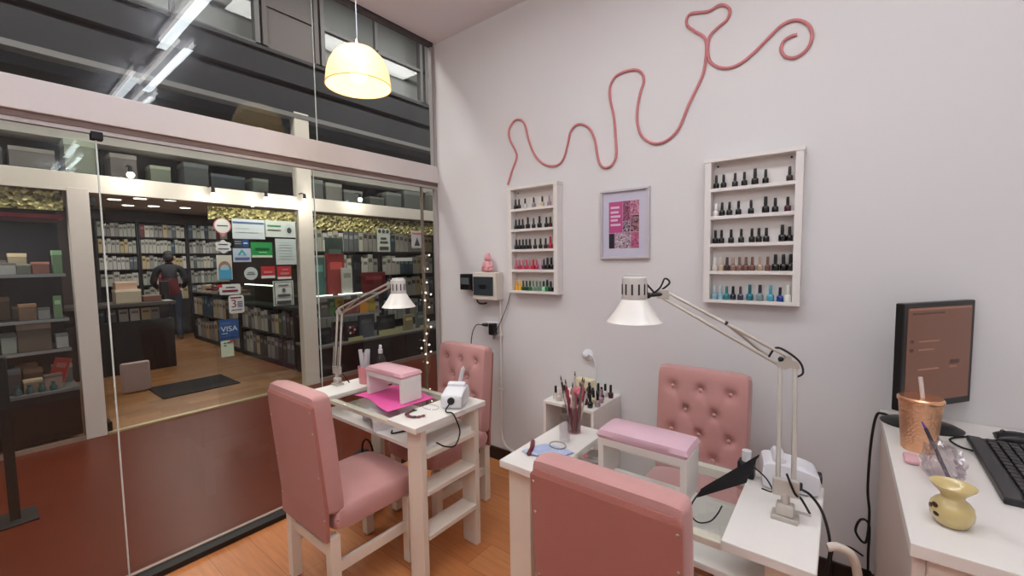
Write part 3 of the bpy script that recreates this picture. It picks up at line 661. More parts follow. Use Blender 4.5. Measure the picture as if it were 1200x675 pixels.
# ------------------------------------------------------------------ architect lamps
def arch_lamp(base, elbow, joint, head, label, lean_r=0.09):
    B, E, J, Hd = Vector(base), Vector(elbow), Vector(joint), Vector(head)
    t = thing('desk_lamp', label, 'lamp', base, 'white jointed desk lamps')
    b = MB(); b.box(B.x-0.032, B.x+0.032, B.y-0.024, B.y+0.024, B.z, B.z+0.012, 0.002).box(B.x-0.022, B.x+0.022, B.y-0.017, B.y+0.017, B.z+0.01, B.z+0.045, 0.006)
    b.cyl(B+Vector((0, 0, 0.04)), B+Vector((0, 0, 0.075)), 0.011, n=14); b.build('base', CREAM, t)
    MB().cyl(B+Vector((0.02, 0, 0.028)), B+Vector((0.06, 0, 0.03)), 0.004, n=8).build('clamp_screw', STEEL, t)
    P = B+Vector((0, 0, 0.085))
    d1 = (E-P).normalized(); hd = Vector((J.x-E.x, J.y-E.y, 0)).normalized()
    # pivot plate, two parallel bars, spring
    b = MB()
    sd = hd.cross(Vector((0, 0, 1)))
    off = hd*0.019
    for s in (-1, 1):
        b.cyl(P+off*s+sd*0.0, E+off*s, 0.0062, n=8)
    b.build('lower_arm', CREAM, t)
    def plate(c, w_, h_, name, m):
        mm = Matrix((hd, sd, Vector((0, 0, 1)))).transposed().to_4x4(); mm.translation = c
        return MB().box(-w_, w_, -0.008, 0.008, -h_, h_, 0.003, m=mm).build(name, m, t)
    plate(P+Vector((0, 0, 0.005)), 0.032, 0.024, 'pivot_bracket', CREAM)
    mm_ = Matrix((hd, Vector((0, 0, 1)), -sd)).transposed().to_4x4(); mm_.translation = E-sd*0.0095
    for q_ in (-0.0, 0.017):
        mq = mm_.copy(); mq.translation = E+sd*(0.0085-q_)
        MB().prism([(-0.030, -0.010), (-0.024, -0.018), (-0.008, -0.012), (0.008, -0.020), (0.028, -0.012), (0.028, 0.000), (0.012, 0.006), (0.006, 0.022), (-0.006, 0.024), (-0.012, 0.008), (-0.028, 0.002)], 0.0025, mq).build('elbow_bracket', CREAM, t)
    b = MB()
    for s in (-1, 1): b.cyl(P+off*s*0.99+d1*0.02+sd*0.014, P+off*s*0.99+d1*0.15+sd*0.014, 0.0052, n=8)
    b.build('spring', STEEL, t)
    d2 = (J-E).normalized(); nrm = d2.cross(sd).normalized()
    b = MB()
    for s in (-1, 1): b.cyl(E+nrm*0.017*s, J+nrm*0.012*s, 0.0058, n=8)
    b.build('upper_arm', CREAM, t)
    b = MB(); b.cyl(E+nrm*0.016+d2*0.03+sd*0.012, E-nrm*0.012+d2*0.19+sd*0.012, 0.0050, n=8); b.build('spring', STEEL, t)
    b = MB(); b.sph(E+d2*0.2-nrm*0.016, 0.007).sph(E+d2*0.02, 0.008); b.build('knob', BLACK, t, True)
    plate(J, 0.02, 0.016, 'head_bracket', CREAM)
    ax = Matrix.Translation(Hd)
    b = MB(); prof = [(0.092, -0.002), (0.090, 0.0), (0.078, 0.016), (0.058, 0.046), (0.045, 0.068), (0.0405, 0.074)]; neck = [(0.0405, 0.072), (0.0415, 0.076), (0.042, 0.13), (0.040, 0.146), (0.032, 0.151), (0.031, 0.158), (0, 0.159)]
    b.lathe(prof, (0, 0, 0), 36, m=ax); b.lathe([(max(0, r-0.003), z-0.0035) for r, z in prof[1:]], (0, 0, 0), 36, m=ax)
    shd = b.build('shade', LAMPW, t, True)
    b = MB(); b.lathe(neck, (0, 0, 0), 36, m=ax); nk = b.build('neck', mat('lamp_neck', (206, 202, 198), 0.32, noise=0.02), shd, True)
    for k in range(12):
        a = 2*PI*k/12+0.2
        mm = ax @ Matrix.Rotation(a, 4, 'Z')
        MB().box(0.0405, 0.0427, -0.0028, 0.0028, 0.090, 0.126, m=mm).build('slot', BLACKM, shd)
    MB().sph(Hd+Vector((0, 0, 0.03)), 0.026, (1, 1, 1.2)).build('bulb', mat('bulb_off', (226, 224, 220), 0.3, noise=0), t, True)
    sdir = (J-Hd-Vector((0, 0, 0.1))); sdir.z = 0; sdir = sdir.normalized()
    MB().cyl(Hd+Vector((0, 0, 0.086))+sdir*0.04, J, 0.007, n=10).sph(Hd+Vector((0, 0, 0.086))+sdir*0.046, 0.011).build('swivel', BLACK, t, True)
    for path in ([Hd+Vector((0, 0, 0.125))+sdir*0.04, Hd+Vector((0, 0, 0.10))+sdir*0.062, J-sdir*0.03+sd*0.012, J+sdir*0.02+Vector((0, 0, 0.035)), J+sdir*0.005+Vector((0, 0, 0.052)), J-sdir*0.012+Vector((0, 0, 0.02)), J-sdir*0.05+Vector((0, 0, -0.008))],
                 [E+d2*0.05+nrm*0.016, E+d2*0.03+Vector((0, 0, 0.03)), E-d2*0.03+Vector((0, 0, 0.026)), E-d2*0.045+Vector((0, 0, -0.004)), E-d2*0.02+Vector((0, 0, -0.035))],
                 [P+Vector((0, 0, 0.05))+sd*-0.012, P+sd*-0.016+hd*-0.02, B+Vector((0.035, 0.02, 0.06)), B+Vector((0.055, 0.045, 0.012))]):
        MB().tube(smoothpath(path, 6), 0.0034, 6).build('cord', RUBBER, t, True)
    return t
arch_lamp((0.235, -1.045, TZ), (0.215, -1.00, 1.205), (0.625, -0.925, 1.372), (0.688, -0.920, 1.252), 'white jointed desk lamp clamped to the left table by the shopfront glass')
arch_lamp((2.515, -1.000, TZ), (2.500, -0.870, 1.178), (2.147, -0.935, 1.378), (2.070, -0.993, 1.288), 'white jointed desk lamp on the right table beside the reception desk')

# ------------------------------------------------------------------ things on the left table
def hand_rest(x0, x1, y0, y1, zb, zt, padm, label, name='hand_rest'):
    t = thing(name, label, 'hand rest', ((x0+x1)/2, (y0+y1)/2, zb), 'padded hand rests on the tables')
    MB().box(x0, x0+0.02, y0, y1, zb, zt-0.045, 0.002).build('end_panel', WHITE, t)
    MB().box(x1-0.02, x1, y0, y1, zb, zt-0.045, 0.002).build('end_panel', WHITE, t)
    MB().box(x0-0.001, x1+0.001, y0-0.001, y1+0.001, zt-0.062, zt-0.038, 0.002).build('top_board', WHITE, t)
    def fr(u, v, s):
        e = max(0, 1-abs(u)**10)**(0.1)*max(0, 1-abs(v)**8)**(0.125)
        x = (x0+x1)/2+u*(x1-x0)/2*1.03; y = (y0+y1)/2+v*(y1-y0)/2*1.08
        return Vector((x, y, zt-0.026+(0.016*e+0.012*(1-u**4)*(1-v*v) if s > 0 else -0.014*e)))
    MB().pillow(fr, 22, 14).build('pad', padm, t, True)
hand_rest(0.520, 0.836, -1.030, -0.900, GZ+0.0042, 0.925, PAD, 'white hand rest with shiny pink padded top on the left table')
hand_rest(1.985, 2.275, -1.095, -0.965, GZ+0.0007, 0.935, PADM, 'white hand rest with mauve padded top on the right table')
b = MB(); NX, NY = 16, 12
grid = [[None]*(NY+1) for _ in range(NX+1)]
for i in range(NX+1):
    for j in range(NY+1):
        u, v = i/NX, j/NY
        x = 0.475+0.385*u+0.02*v; y = -1.085+0.26*v+0.02*math.sin(u*5)-0.03*u*(1-v)
        grid[i][j] = (x, y, GZ+0.0016+0.0010*(math.sin(u*9+v*3)+1)*(1 if (j == 0 or i == NX) else 0.15))
top = [[b.bm.verts.new(p) for p in r] for r in grid]; bot = [[b.bm.verts.new((p[0], p[1], p[2]-0.0008)) for p in r] for r in grid]
for i in range(NX):
    for j in range(NY):
        b.bm.faces.new((top[i][j], top[i+1][j], top[i+1][j+1], top[i][j+1])); b.bm.faces.new((bot[i][j], bot[i][j+1], bot[i+1][j+1], bot[i+1][j]))
for i in range(NX):
    b.bm.faces.new((top[i][0], bot[i][0], bot[i+1][0], top[i+1][0])); b.bm.faces.new((top[i][NY], top[i+1][NY], bot[i+1][NY], bot[i][NY]))
for j in range(NY):
    b.bm.faces.new((top[0][j], top[0][j+1], bot[0][j+1], bot[0][j])); b.bm.faces.new((top[NX][j], bot[NX][j], bot[NX][j+1], top[NX][j+1]))
o = b.build('towel', mat('hot_pink_cloth', (236, 96, 168), 0.7, noise=0.08, scale=30), None, True)
tag(recenter(o), 'bright pink cloth spread on the glass under the pink hand rest', 'cloth')
# cup with files
cx, cy = 0.338, -0.920
t = thing('tool_cup', 'pink cup of nail files on the left table beside the hand rest', 'cup', (cx, cy, TZ))
MB().lathe([(0, 0), (0.036, 0), (0.038, 0.004), (0.043, 0.105), (0.0405, 0.105), (0.036, 0.008), (0, 0.008)], (cx, cy, TZ)).build('cup_body', mat('cup_pink', (220, 140, 146), 0.4, noise=0.03), t, True)
FILEM = mat('file_grey', (196, 192, 196), 0.7, noise=0.1)
for k, (dx, dy, lx, ly, h, wd, lb) in enumerate(((-0.02, -0.005, -0.075, -0.02, 0.205, 0.012, 'leftmost'), (-0.008, 0.014, -0.03, 0.03, 0.20, 0.010, 'second'), (0.004, -0.014, -0.008, -0.03, 0.19, 0.009, 'third'), (0.016, 0.006, 0.035, 0.02, 0.21, 0.013, 'fourth'), (0.022, -0.008, 0.055, -0.01, 0.195, 0.012, 'rightmost'))):
    p0 = Vector((cx+dx*0.5, cy+dy*0.6, TZ+0.010)); p1 = Vector((cx+dx*0.8+lx*0.22, cy+dy+ly*0.22, TZ+h))
    zax = (p1-p0).normalized(); xax = Vector((0.8, 0.6, 0)); xax = (xax-zax*xax.dot(zax)).normalized(); yax = zax.cross(xax)
    mm = Matrix((xax, yax, zax)).transposed().to_4x4(); mm.translation = p0
    o = MB().box(-wd, wd, -0.002, 0.002, 0, (p1-p0).length, 0.0018, m=mm).build('nail_file', FILEM, None)
    tag(recenter(o), 'grey nail file, %s of those standing in the pink cup' % lb, 'nail file', 'nail files in the pink cup')
# spray bottle
bx_, by_ = 0.325, -0.800
t = thing('pump_bottle', 'clear bottle with white pump standing behind the pink cup on the left table', 'bottle', (bx_, by_, TZ))
MB().lathe([(0, 0), (0.03, 0), (0.032, 0.004), (0.032, 0.115), (0.026, 0.135), (0.013, 0.15), (0.012, 0.16), (0, 0.16)], (bx_, by_, TZ)).build('bottle_body', G_JAR, t, True)
MB().lathe([(0, 0.003), (0.029, 0.003), (0.029, 0.07), (0, 0.07)], (bx_, by_, TZ)).build('liquid', mat('liquid_pale', (206, 200, 190), 0.2, noise=0.02), t, True)
MB().box(bx_-0.02, bx_+0.0325, by_-0.033, by_-0.02, TZ+0.03, TZ+0.075, 0.004).build('sticker', mat('label_pale', (214, 202, 196), 0.5, noise=0.2, scale=120), t)
MB().cyl((bx_, by_, TZ+0.16), (bx_, by_, TZ+0.185), 0.014).cyl((bx_, by_, TZ+0.185), (bx_, by_, TZ+0.213), 0.009).cyl((bx_-0.004, by_, TZ+0.208), (bx_+0.028, by_-0.01, TZ+0.208), 0.006, 0.004).build('pump', PLASTW, t, True)
# e-file machines
def drill(c, rz, label, handpiece=True):
    t = thing('nail_drill', label, 'nail drill', c, 'white nail drill machines')
    m = Matrix.Translation(Vector(c)) @ Matrix.Rotation(rz, 4, 'Z')
    def fr(u, v, s):
        x = u*0.078; y = v*0.056
        e = max(0, 1-abs(u)**6)**(1/6)*max(0, 1-abs(v)**6)**(1/6)
        z = 0.044+(0.046*e*(1-0.25*u-0.18*u*u) if s > 0 else -0.044*e)
        return m @ Vector((x, y, z))
    MB().pillow(fr, 18, 16).build('body', PLASTW, t, True)
    MB().box(-0.070, -0.035, -0.048, 0.048, 0.052, 0.10, 0.012, m=m @ Matrix.Rotation(0.25, 4, 'Y')).build('cradle', PLASTW, t, True)
    MB().cyl(m @ Vector((0.074, 0.0, 0.045)), m @ Vector((0.086, 0.0, 0.045)), 0.018).build('dial', BLACK, t, True)
    MB().box(0.0, 0.03, -0.062, -0.052, 0.02, 0.045, 0.003, m=m).build('socket', BLACK, t)
    if handpiece:
        h0 = m @ Vector((-0.075, 0.0, 0.075)); h1 = m @ Vector((-0.052, 0.03, 0.175))
        MB().cyl(h0, h1, 0.011, 0.010).cyl(h1, h1+(h1-h0).normalized()*0.012, 0.008, 0.003).build('handpiece', PLASTW, t, True)
    return t
drill((1.072, -0.875, TZ), -1.05, 'white nail drill machine with upright handpiece on the left table end board')
drill((2.505, -0.795, TZ), 0.2, 'white nail drill machine behind the lamp base on the right table', False)
o = MB().tube(smoothpath([(1.100, -0.94, TZ+0.03), (1.112, -0.98, TZ+0.012), (1.135, -0.995, TZ+0.008), (1.163, -0.985, TZ+0.006), (1.176, -0.972, TZ-0.03), (1.185, -0.96, TZ-0.09), (1.182, -0.99, TZ-0.145), (1.178, -1.05, TZ-0.13), (1.174, -1.10, TZ-0.095)], 7), 0.0036).build('drill_cord', RUBBER, None, True)
tag(recenter(o), 'black drill cord hanging over the edge of the left table', 'cord')
o = MB().tube(smoothpath([(0.84, -1.10, 0.6425), (0.87, -1.12, 0.643), (0.90, -1.06, 0.643), (0.94, -1.03, 0.643), (0.98, -1.05, 0.644), (1.00, -1.09, 0.643)], 7), 0.004).build('charger_cord', RUBBER, None, True)
tag(recenter(o), 'black cord lying coiled on the lower shelf of the left table', 'cord')
# nail tip fan
t = thing('nail_tip_display', 'curved strip of dark red nail tips on the left table end board', 'nail display', (1.06, -1.09, TZ))
MB().tube([(1.02+0.045*math.cos(a), -1.075+0.05*math.sin(a), TZ+0.003) for a in [PI*0.85+k*PI*1.1/14 for k in range(15)]], 0.0028, 6).build('ring_strip', BLACK, t, True)
for k in range(9):
    a = PI*0.95+k*PI*0.98/8
    c = Vector((1.02+0.052*math.cos(a), -1.075+0.057*math.sin(a), TZ+0.006))
    MB().sph(c, 0.0085, (1.3, 1.3, 0.5), 10, 6, ).build('nail_tip', mat('tip_red' if k % 3 else 'tip_black', (120, 18, 40) if k % 3 else (26, 14, 18), 0.15, noise=0.05, coat=0.5), t, True)
t = thing('clear_tip_ring', 'clear plastic ring of nail tips on the left table beside the drill', 'nail display', (1.0, -0.99, TZ))
MB().tube([(1.005+0.05*math.cos(a), -0.985+0.03*math.sin(a), TZ+0.004) for a in [2*PI*k/24 for k in range(24)]], 0.003, 6, closed=True).build('ring_strip', G_CLEAR, t, True)
# uv lamp on the lower shelf
t = thing('uv_lamp', 'white arched nail curing lamp on the lower shelf of the left table', 'nail lamp', (0.715, -1.085, 0.637))
m = Matrix.Translation((0.69, -1.062, 0.6376)) @ Matrix.Rotation(-0.3, 4, 'Z')
poly = [(0.105*math.cos(PI*k/16), 0.085*max(0, math.sin(PI*k/16))**0.7) for k in range(17)]
inner = [(0.084*math.cos(PI*k/16), 0.068*max(0, math.sin(PI*k/16))**0.7) for k in range(17)]
MT = m @ Matrix.Translation((0, 0.07, 0)) @ Matrix.Rotation(PI/2, 4, 'X')
b = MB()
for k in range(16):
    b.prism([poly[k], poly[k+1], inner[k+1], inner[k]], 0.14, MT)
bmesh.ops.remove_doubles(b.bm, verts=b.bm.verts[:], dist=1e-5)
b.build('shell', PLASTW, t, True)
MB().prism(inner, 0.004, MT).build('inner_wall', DKGREY, t)
o = MB().box(0.58, 0.61, -0.98, -0.90, 0.637, 0.665, 0.004).build('power_brick', BLACK, None)
tag(recenter(o), 'black power brick on the lower shelf of the left table', 'power brick')
# dark bag under the left table
def fbag(u, v, s):
    e = max(0, 1-abs(u)**4)**0.25*max(0, 1-abs(v)**4)**0.25
    return Vector((0.345+u*0.10, -0.93+s*0.07*e, 0.16+v*0.155+0.01*math.sin(u*6)))
t = thing('handbag', 'black bag on the floor under the left table', 'bag', (0.345, -0.93, 0.005))
MB().pillow(fbag, 16, 16).build('bag_body', BLACKM, t, True)
MB().tube(smoothpath([(0.28, -0.93, 0.30), (0.30, -0.93, 0.38), (0.345, -0.93, 0.41), (0.39, -0.93, 0.38), (0.41, -0.93, 0.30)], 6), 0.006).build('handle', BLACKM, t, True)

# ------------------------------------------------------------------ things on the right table and the cubby
t = thing('cubby', 'small white open cubby against the back wall, full of polish', 'cabinet', (1.425, -0.18, 0.38))
def bx(name, x0, x1, y0, y1, z0, z1, m=WHITE, bev=0.002): return MB().box(x0, x1, y0, y1, z0, z1, bev).build(name, m, t)
CX0, CX1, CY0, CZ = 1.262, 1.588, -0.352, 0.68
bx('top_board', CX0, CX1, CY0, -0.002, CZ-0.018, CZ); bx('bottom_board', CX0, CX1, CY0, -0.002, 0.0, 0.018)
bx('side_board', CX0, CX0+0.018, CY0, -0.002, 0.018, CZ-0.018); bx('side_board', CX1-0.018, CX1, CY0, -0.002, 0.018, CZ-0.018)
bx('back_board', CX0+0.018, CX1-0.018, -0.012, -0.002, 0.018, CZ-0.018); bx('shelf', CX0+0.018, CX1-0.018, CY0+0.01, -0.012, 0.33, 0.345)
t = thing('backboard_box', 'cream upright box at the back of the cubby top', 'box', (1.35, -0.05, CZ))
MB().box(1.315, 1.435, -0.085, -0.02, CZ, CZ+0.075, 0.003).build('carton', mat('carton_cream', (222, 210, 176), 0.6, noise=0.05), t)
MB().box(1.32, 1.43, -0.0865, -0.085, CZ+0.012, CZ+0.03).build('band', mat('carton_band', (196, 180, 140), 0.6, noise=0.05), t)
cub = [(1.310, -0.29, 'clear'), (1.345, -0.31, 'palebeige'), (1.31, -0.22, 'palebeige'), (1.345, -0.25, 'clear'), (1.385, -0.29, 'black'), (1.420, -0.26, 'black'), (1.455, -0.30, 'black'), (1.465, -0.24, 'hotpink'), (1.50, -0.28, 'wine'), (1.53, -0.24, 'cream'), (1.545, -0.31, 'black'), (1.43, -0.20, 'blackbig'), (1.47, -0.17, 'black'), (1.505, -0.20, 'clear'), (1.54, -0.16, 'black'), (1.555, -0.20, 'mauve'), (1.49, -0.10, 'black'), (1.53, -0.09, 'clear'), (1.565, -0.09, 'wine'), (1.39, -0.20, 'pink'), (1.39, -0.14, 'rose'), (1.44, -0.12, 'navy'), (1.57, -0.27, 'greige'), (1.41, -0.32, 'red')]
for i, (x, y, k) in enumerate(cub):
    row = 'front' if y < -0.23 else ('middle' if y < -0.13 else 'back')
    n_ = sorted([q[0] for q in cub if (q[1] < -0.23) == (row == 'front') and (q[1] >= -0.13) == (row == 'back')]).index(x) if True else 0
    place_polish(k, (x, y, CZ), '%s polish bottle, %s from left in the %s row on the cubby top' % (SPEC[k][2], ORD[min(n_, 15)] if n_ < 16 else 'last', row), 'polish bottles on the cubby', 1.12)
PLEG = mat('pink_blob', (206, 110, 124), 0.4, noise=0.1)
for i, (x, y, m_, lb) in enumerate(((1.40, -0.27, MATS['polish_red'], 'red'), (1.49, -0.28, PLEG, 'pink'))):
    b = MB(); b.lathe([(0, 0), (0.03, 0), (0.032, 0.004), (0.032, 0.04), (0.026, 0.045), (0, 0.045)], (x, y, 0.3458))
    o = b.build('cream_jar', m_, None, True); tag(recenter(o), '%s round jar inside the cubby under its top' % lb, 'jar')
# clear bottle and brush pot
bx_, by_ = 1.752, -0.925
t = thing('dropper_bottle', 'slim clear empty bottle at the front of the right table end board', 'bottle', (bx_, by_, TZ))
MB().lathe([(0, 0), (0.0215, 0), (0.023, 0.003), (0.023, 0.07), (0.021, 0.08), (0.023, 0.09), (0.020, 0.105), (0.011, 0.115), (0.011, 0.125)], (bx_, by_, TZ)).lathe([(0.0195, 0.004), (0.0195, 0.1)], (bx_, by_, TZ)).build('bottle_body', G_JAR, t, True)
MB().cyl((bx_, by_, TZ+0.12), (bx_, by_, TZ+0.15), 0.012, 0.009).build('cap', glassmat('frosted', (0.75, 0.74, 0.74), 1, 1.4, 0.2), t, True)
bx_, by_ = 1.738, -0.825
t = thing('brush_pot', 'clear ribbed tumbler holding many brushes on the right table', 'pot', (bx_, by_, TZ))
MB().lathe([(0, 0), (0.027, 0), (0.029, 0.004), (0.034, 0.115), (0.0315, 0.115), (0.027, 0.008), (0, 0.008)], (bx_, by_, TZ), 18).build('glass_body', glassmat('pot_glass', (0.82, 0.70, 0.72), 1, 1.5, 0.05), t, True)
bcol = [((196, 186, 176), 'silver'), ((210, 120, 140), 'pink'), ((190, 178, 170), 'pale'), ((150, 60, 80), 'crimson'), ((60, 50, 54), 'dark'), ((214, 206, 200), 'white'), ((180, 150, 140), 'tan'), ((120, 100, 96), 'brown')]
for k in range(8):
    a = 2*PI*k/8+0.3; tip = Vector((bx_+0.055*math.cos(a), by_+0.04*math.sin(a), TZ+0.185+0.012*((k*37) % 5)-0.01))
    p0 = Vector((bx_+0.016*math.cos(a), by_+0.016*math.sin(a), TZ+0.011))
    mm = mat('brush_'+bcol[k][1], bcol[k][0], 0.35, noise=0.04)
    o = MB().cyl(p0, tip, 0.0035, 0.0048, n=8).build('nail_brush', mm, None, True)
    q = (tip-p0).normalized()
    br = MB(); br.cyl(tip, tip+q*0.012, 0.0044, 0.004, n=8); br.build('ferrule', STEEL, o, True)
    br = MB(); br.cyl(tip+q*0.012, tip+q*0.030, 0.0036, 0.0012, n=8); br.build('bristles', mat('bristle', (90, 60, 52), 0.8, noise=0.1), o, True)
    tag(o, '%s handled nail brush standing in the clear tumbler' % bcol[k][1], 'brush', 'brushes in the tumbler')
b = MB()
for k in range(9):
    a = k*2.4; b.sph((bx_+0.012+0.016*math.cos(a), by_+0.012*math.sin(a), TZ+0.172+0.005*(k % 4)), 0.013, (1, 1, 0.9), 10, 7)
b.cyl((bx_+0.005, by_, TZ+0.012), (bx_+0.012, by_, TZ+0.165), 0.004, n=8)
o = b.build('pompom_wand', PLEG, None, True); tag(recenter(o), 'pink fluffy wand among the brushes in the tumbler', 'wand')
o = MB().tube(smoothpath([(1.662, -1.022, TZ+0.009), (1.68, -1.05, TZ+0.012), (1.70, -1.085, TZ+0.012), (1.712, -1.12, TZ+0.009)], 5), 0.009, 10).build('nail_swatch', mat('swatch_red', (104, 34, 44), 0.35, noise=0.25, scale=90), None, True)
tag(recenter(o), 'curved dark red nail swatch strip on the corner of the right table', 'nail display')
t = thing('tip_sachet', 'pale blue sachet with clear ring lying on the right table', 'sachet', (1.76, -1.02, TZ))
def fsa(u, v, s):
    e = max(0, 1-abs(u)**4)**0.25*max(0, 1-abs(v)**4)**0.25
    return Vector((1.755+u*0.065+0.02*v, -1.055+v*0.055, TZ+0.006+s*0.0055*e+0.001*math.sin(u*7+v*4)))
MB().pillow(fsa, 14, 14).build('packet', mat('sachet_blue', (176, 188, 222), 0.3, noise=0.3, scale=35), t, True)
MB().tube([(1.768+0.034*math.cos(a), -1.005+0.024*math.sin(a), TZ+0.016+0.003*math.sin(a)) for a in [2*PI*k/26 for k in range(26)]], 0.003, 6, closed=True).build('ring', mat('ring_grey', (150, 150, 146), 0.3, noise=0.05), t, True)
MB().tube([(1.79, -1.03, TZ+0.012), (1.815, -1.06, TZ+0.006), (1.83, -1.10, TZ+0.003)], 0.0018, 6).build('string', PLASTW, t, True)
# jar on the lower shelf of the right table
t = thing('glass_jar', 'small glass jar with pink contents on the lower shelf of the right table', 'jar', (1.86, -0.86, 0.6376))
MB().lathe([(0, 0), (0.034, 0), (0.036, 0.004), (0.036, 0.055), (0.03, 0.064), (0, 0.064)], (1.86, -0.86, 0.6376)).build('jar_body', G_JAR, t, True)
MB().lathe([(0, 0.004), (0.03, 0.004), (0.03, 0.025), (0, 0.025)], (1.86, -0.86, 0.6376)).build('contents', PLEG, t, True)
MB().lathe([(0, 0.064), (0.034, 0.064), (0.034, 0.078), (0, 0.078)], (1.86, -0.86, 0.6376)).build('lid', STEEL, t, True)
# black face mask with its strap
A = Vector((2.302, -1.060, 0.792)); Bq = Vector((2.418, -0.893, 0.822))
def fm(u, v, s):
    p = A.lerp(Bq, (u+1)/2); hgt = 0.014+0.036*((u+1)/2)
    bulge = 0.018*(1-u*u)*(1-v*v)
    return p+Vector((0.30*v*hgt, 0.45*v*hgt-bulge*0.5, v*hgt*0.85+0.004*math.cos(v*11)+bulge*0.4+0.012*((u+1)/2)))+Vector((0, 0, s*0.0018*(1-abs(u)**6)*(1-abs(v)**6)))
t = thing('face_mask', 'black cloth face mask hanging over the edge of the right table', 'face mask', (2.36, -0.95, TZ))
MB().pillow(fm, 20, 14).build('cloth', mat('mask_black', (17, 17, 22), 0.85, noise=0.1, bump=0.2, bscale=120), t, True)
MB().tube(smoothpath([A, at(811, 590, z=GZ+0.02), at(809, 602, z=GZ+0.004), at(818, 612, z=GZ+0.004), at(832, 611, z=GZ+0.004), at(841, 602, z=GZ+0.012), at(846, 593, z=GZ+0.045)], 6), 0.0022, 6).build('ear_loop', BLACKM, t, True)
MB().tube(smoothpath([Bq+Vector((0.0, 0.0, 0.02)), Bq+Vector((0.04, -0.02, 0.0)), Bq+Vector((0.06, -0.05, -0.02)), Bq+Vector((0.03, -0.03, -0.03))], 6), 0.0022, 6).build('ear_loop', BLACKM, t, True)
t = thing('tool_holder', 'black clip holder with white tube beside the face mask', 'holder', (2.387, -0.80, TZ))
MB().box(2.362, 2.412, -0.826, -0.784, TZ+0.0005, TZ+0.055, 0.006).build('body', BLACK, t)
MB().cyl((2.387, -0.806, TZ+0.05), (2.387, -0.806, TZ+0.09), 0.014).build('white_tube', PLASTW, t, True)
# hose and cords off the right edge
o = MB().tube(smoothpath([(2.613, -1.03, 0.735), (2.635, -1.02, 0.74), (2.665, -1.01, 0.72), (2.68, -0.99, 0.64), (2.685, -0.97, 0.5), (2.68, -0.95, 0.2), (2.66, -0.9, 0.02), (2.66, -0.8, 0.015)], 7), 0.0105, 10).build('vacuum_hose', mat('hose_beige', (206, 192, 180), 0.5, noise=0.04), None, True)
tag(recenter(o), 'pale plastic hose bending down beside the right table edge', 'hose')
o = MB().tube(smoothpath([(2.545, -0.875, 0.80), (2.57, -0.90, 0.80), (2.60, -0.93, 0.77), (2.618, -0.96, 0.70), (2.61, -0.98, 0.6), (2.60, -1.0, 0.3), (2.60, -1.0, 0.01)], 7), 0.0038).build('drill_cord', RUBBER, None, True)
tag(recenter(o), 'black cord curving over the right edge of the right table', 'cord')

# ------------------------------------------------------------------ reception desk and what stands on it
DZ = 0.84
t = thing('reception_desk', 'white reception desk at the right edge with a side panel', 'desk', (3.3, -0.55, 0))
def bx(name, x0, x1, y0, y1, z0, z1, m=WHITE, bev=0.002): return MB().box(x0, x1, y0, y1, z0, z1, bev).build(name, m, t)
bx('desk_top', 2.764, 4.0, -1.083, -0.006, DZ-0.032, DZ)
DB = mat('desk_side', (216, 200, 190), 0.5, noise=0.03)
bx('side_panel', 2.770, 2.795, -1.06, -0.02, 0, DZ-0.032, DB); bx('side_panel', 3.95, 3.975, -1.06, -0.02, 0, DZ-0.032, DB)
bx('front_panel', 2.795, 3.95, -1.065, -1.045, 0.0, DZ-0.032, DB)
# monitor
Lp0 = at(1061, 356, d=1.505); Lp1 = at(1061, 487, d=1.505); Rp0 = at(1143, 351, d=1.60)
wv = Vector((Rp0.x-Lp0.x, Rp0.y-Lp0.y, 0)); MW = wv.length; wv.normalize(); nv = Vector((wv.y, -wv.x, 0))
if nv.dot(CAM-Lp0) < 0: nv = -nv
zt_, zb_ = Lp0.z-0.004, Lp1.z+0.008
mm = Matrix((wv, -nv, Vector((0, 0, 1)))).transposed().to_4x4(); mm.translation = Vector((Lp0.x, Lp0.y, 0))
t = thing('monitor', 'black computer monitor with dim orange screen on the reception desk', 'monitor', (Lp0+wv*MW/2).xy.to_3d()+Vector((0, 0, DZ)))
b = MB(); b.box(-0.004, MW+0.004, 0.0, 0.028, zb_-0.004, zt_+0.004, 0.004, m=mm); b.build('casing', BLACK, t)
b = MB(); b.box(0.05, MW-0.05, 0.026, 0.055, zb_+0.08, zt_-0.06, 0.012, m=mm); b.build('rear_cover', BLACK, t)
SCR = mat('screen_dim', (60, 36, 28), 0.25, noise=0.10, scale=6, emit=(160, 104, 82), estr=0.34)
scr = MB().box(0.016, MW-0.016, -0.0015, 0.001, zb_+0.022, zt_-0.014, m=mm).build('screen', SCR, t)
SL = mat('screen_line', (70, 44, 34), 0.3, noise=0, emit=(186, 128, 104), estr=0.42); SDk = mat('screen_dark', (40, 24, 20), 0.3, noise=0, emit=(96, 54, 44), estr=0.4)
hh = zt_-zb_
for (a0, a1, b0, b1, m_) in ((0.06, 0.94, 0.04, 0.06, SL), (0.1, 0.55, 0.085, 0.10, SDk), (0.08, 0.13, 0.34, 0.37, SDk), (0.08, 0.13, 0.42, 0.45, SDk), (0.2, 0.5, 0.35, 0.365, SL), (0.2, 0.42, 0.43, 0.445, SL), (0.66, 0.80, 0.56, 0.60, SDk), (0.66, 0.76, 0.62, 0.635, SL), (0.2, 0.5, 0.62, 0.635, SL)):
    MB().box(MW*a0, MW*a1, -0.0022, -0.001, zt_-hh*b1, zt_-hh*b0, m=mm).build('screen_mark', m_, scr)
sc_ = mm @ Vector((MW*0.5, 0.05, 0))
MB().box(MW*0.5-0.035, MW*0.5+0.035, 0.045, 0.07, DZ+0.01, zb_+0.16, 0.006, m=mm).build('stand_neck', BLACK, t)
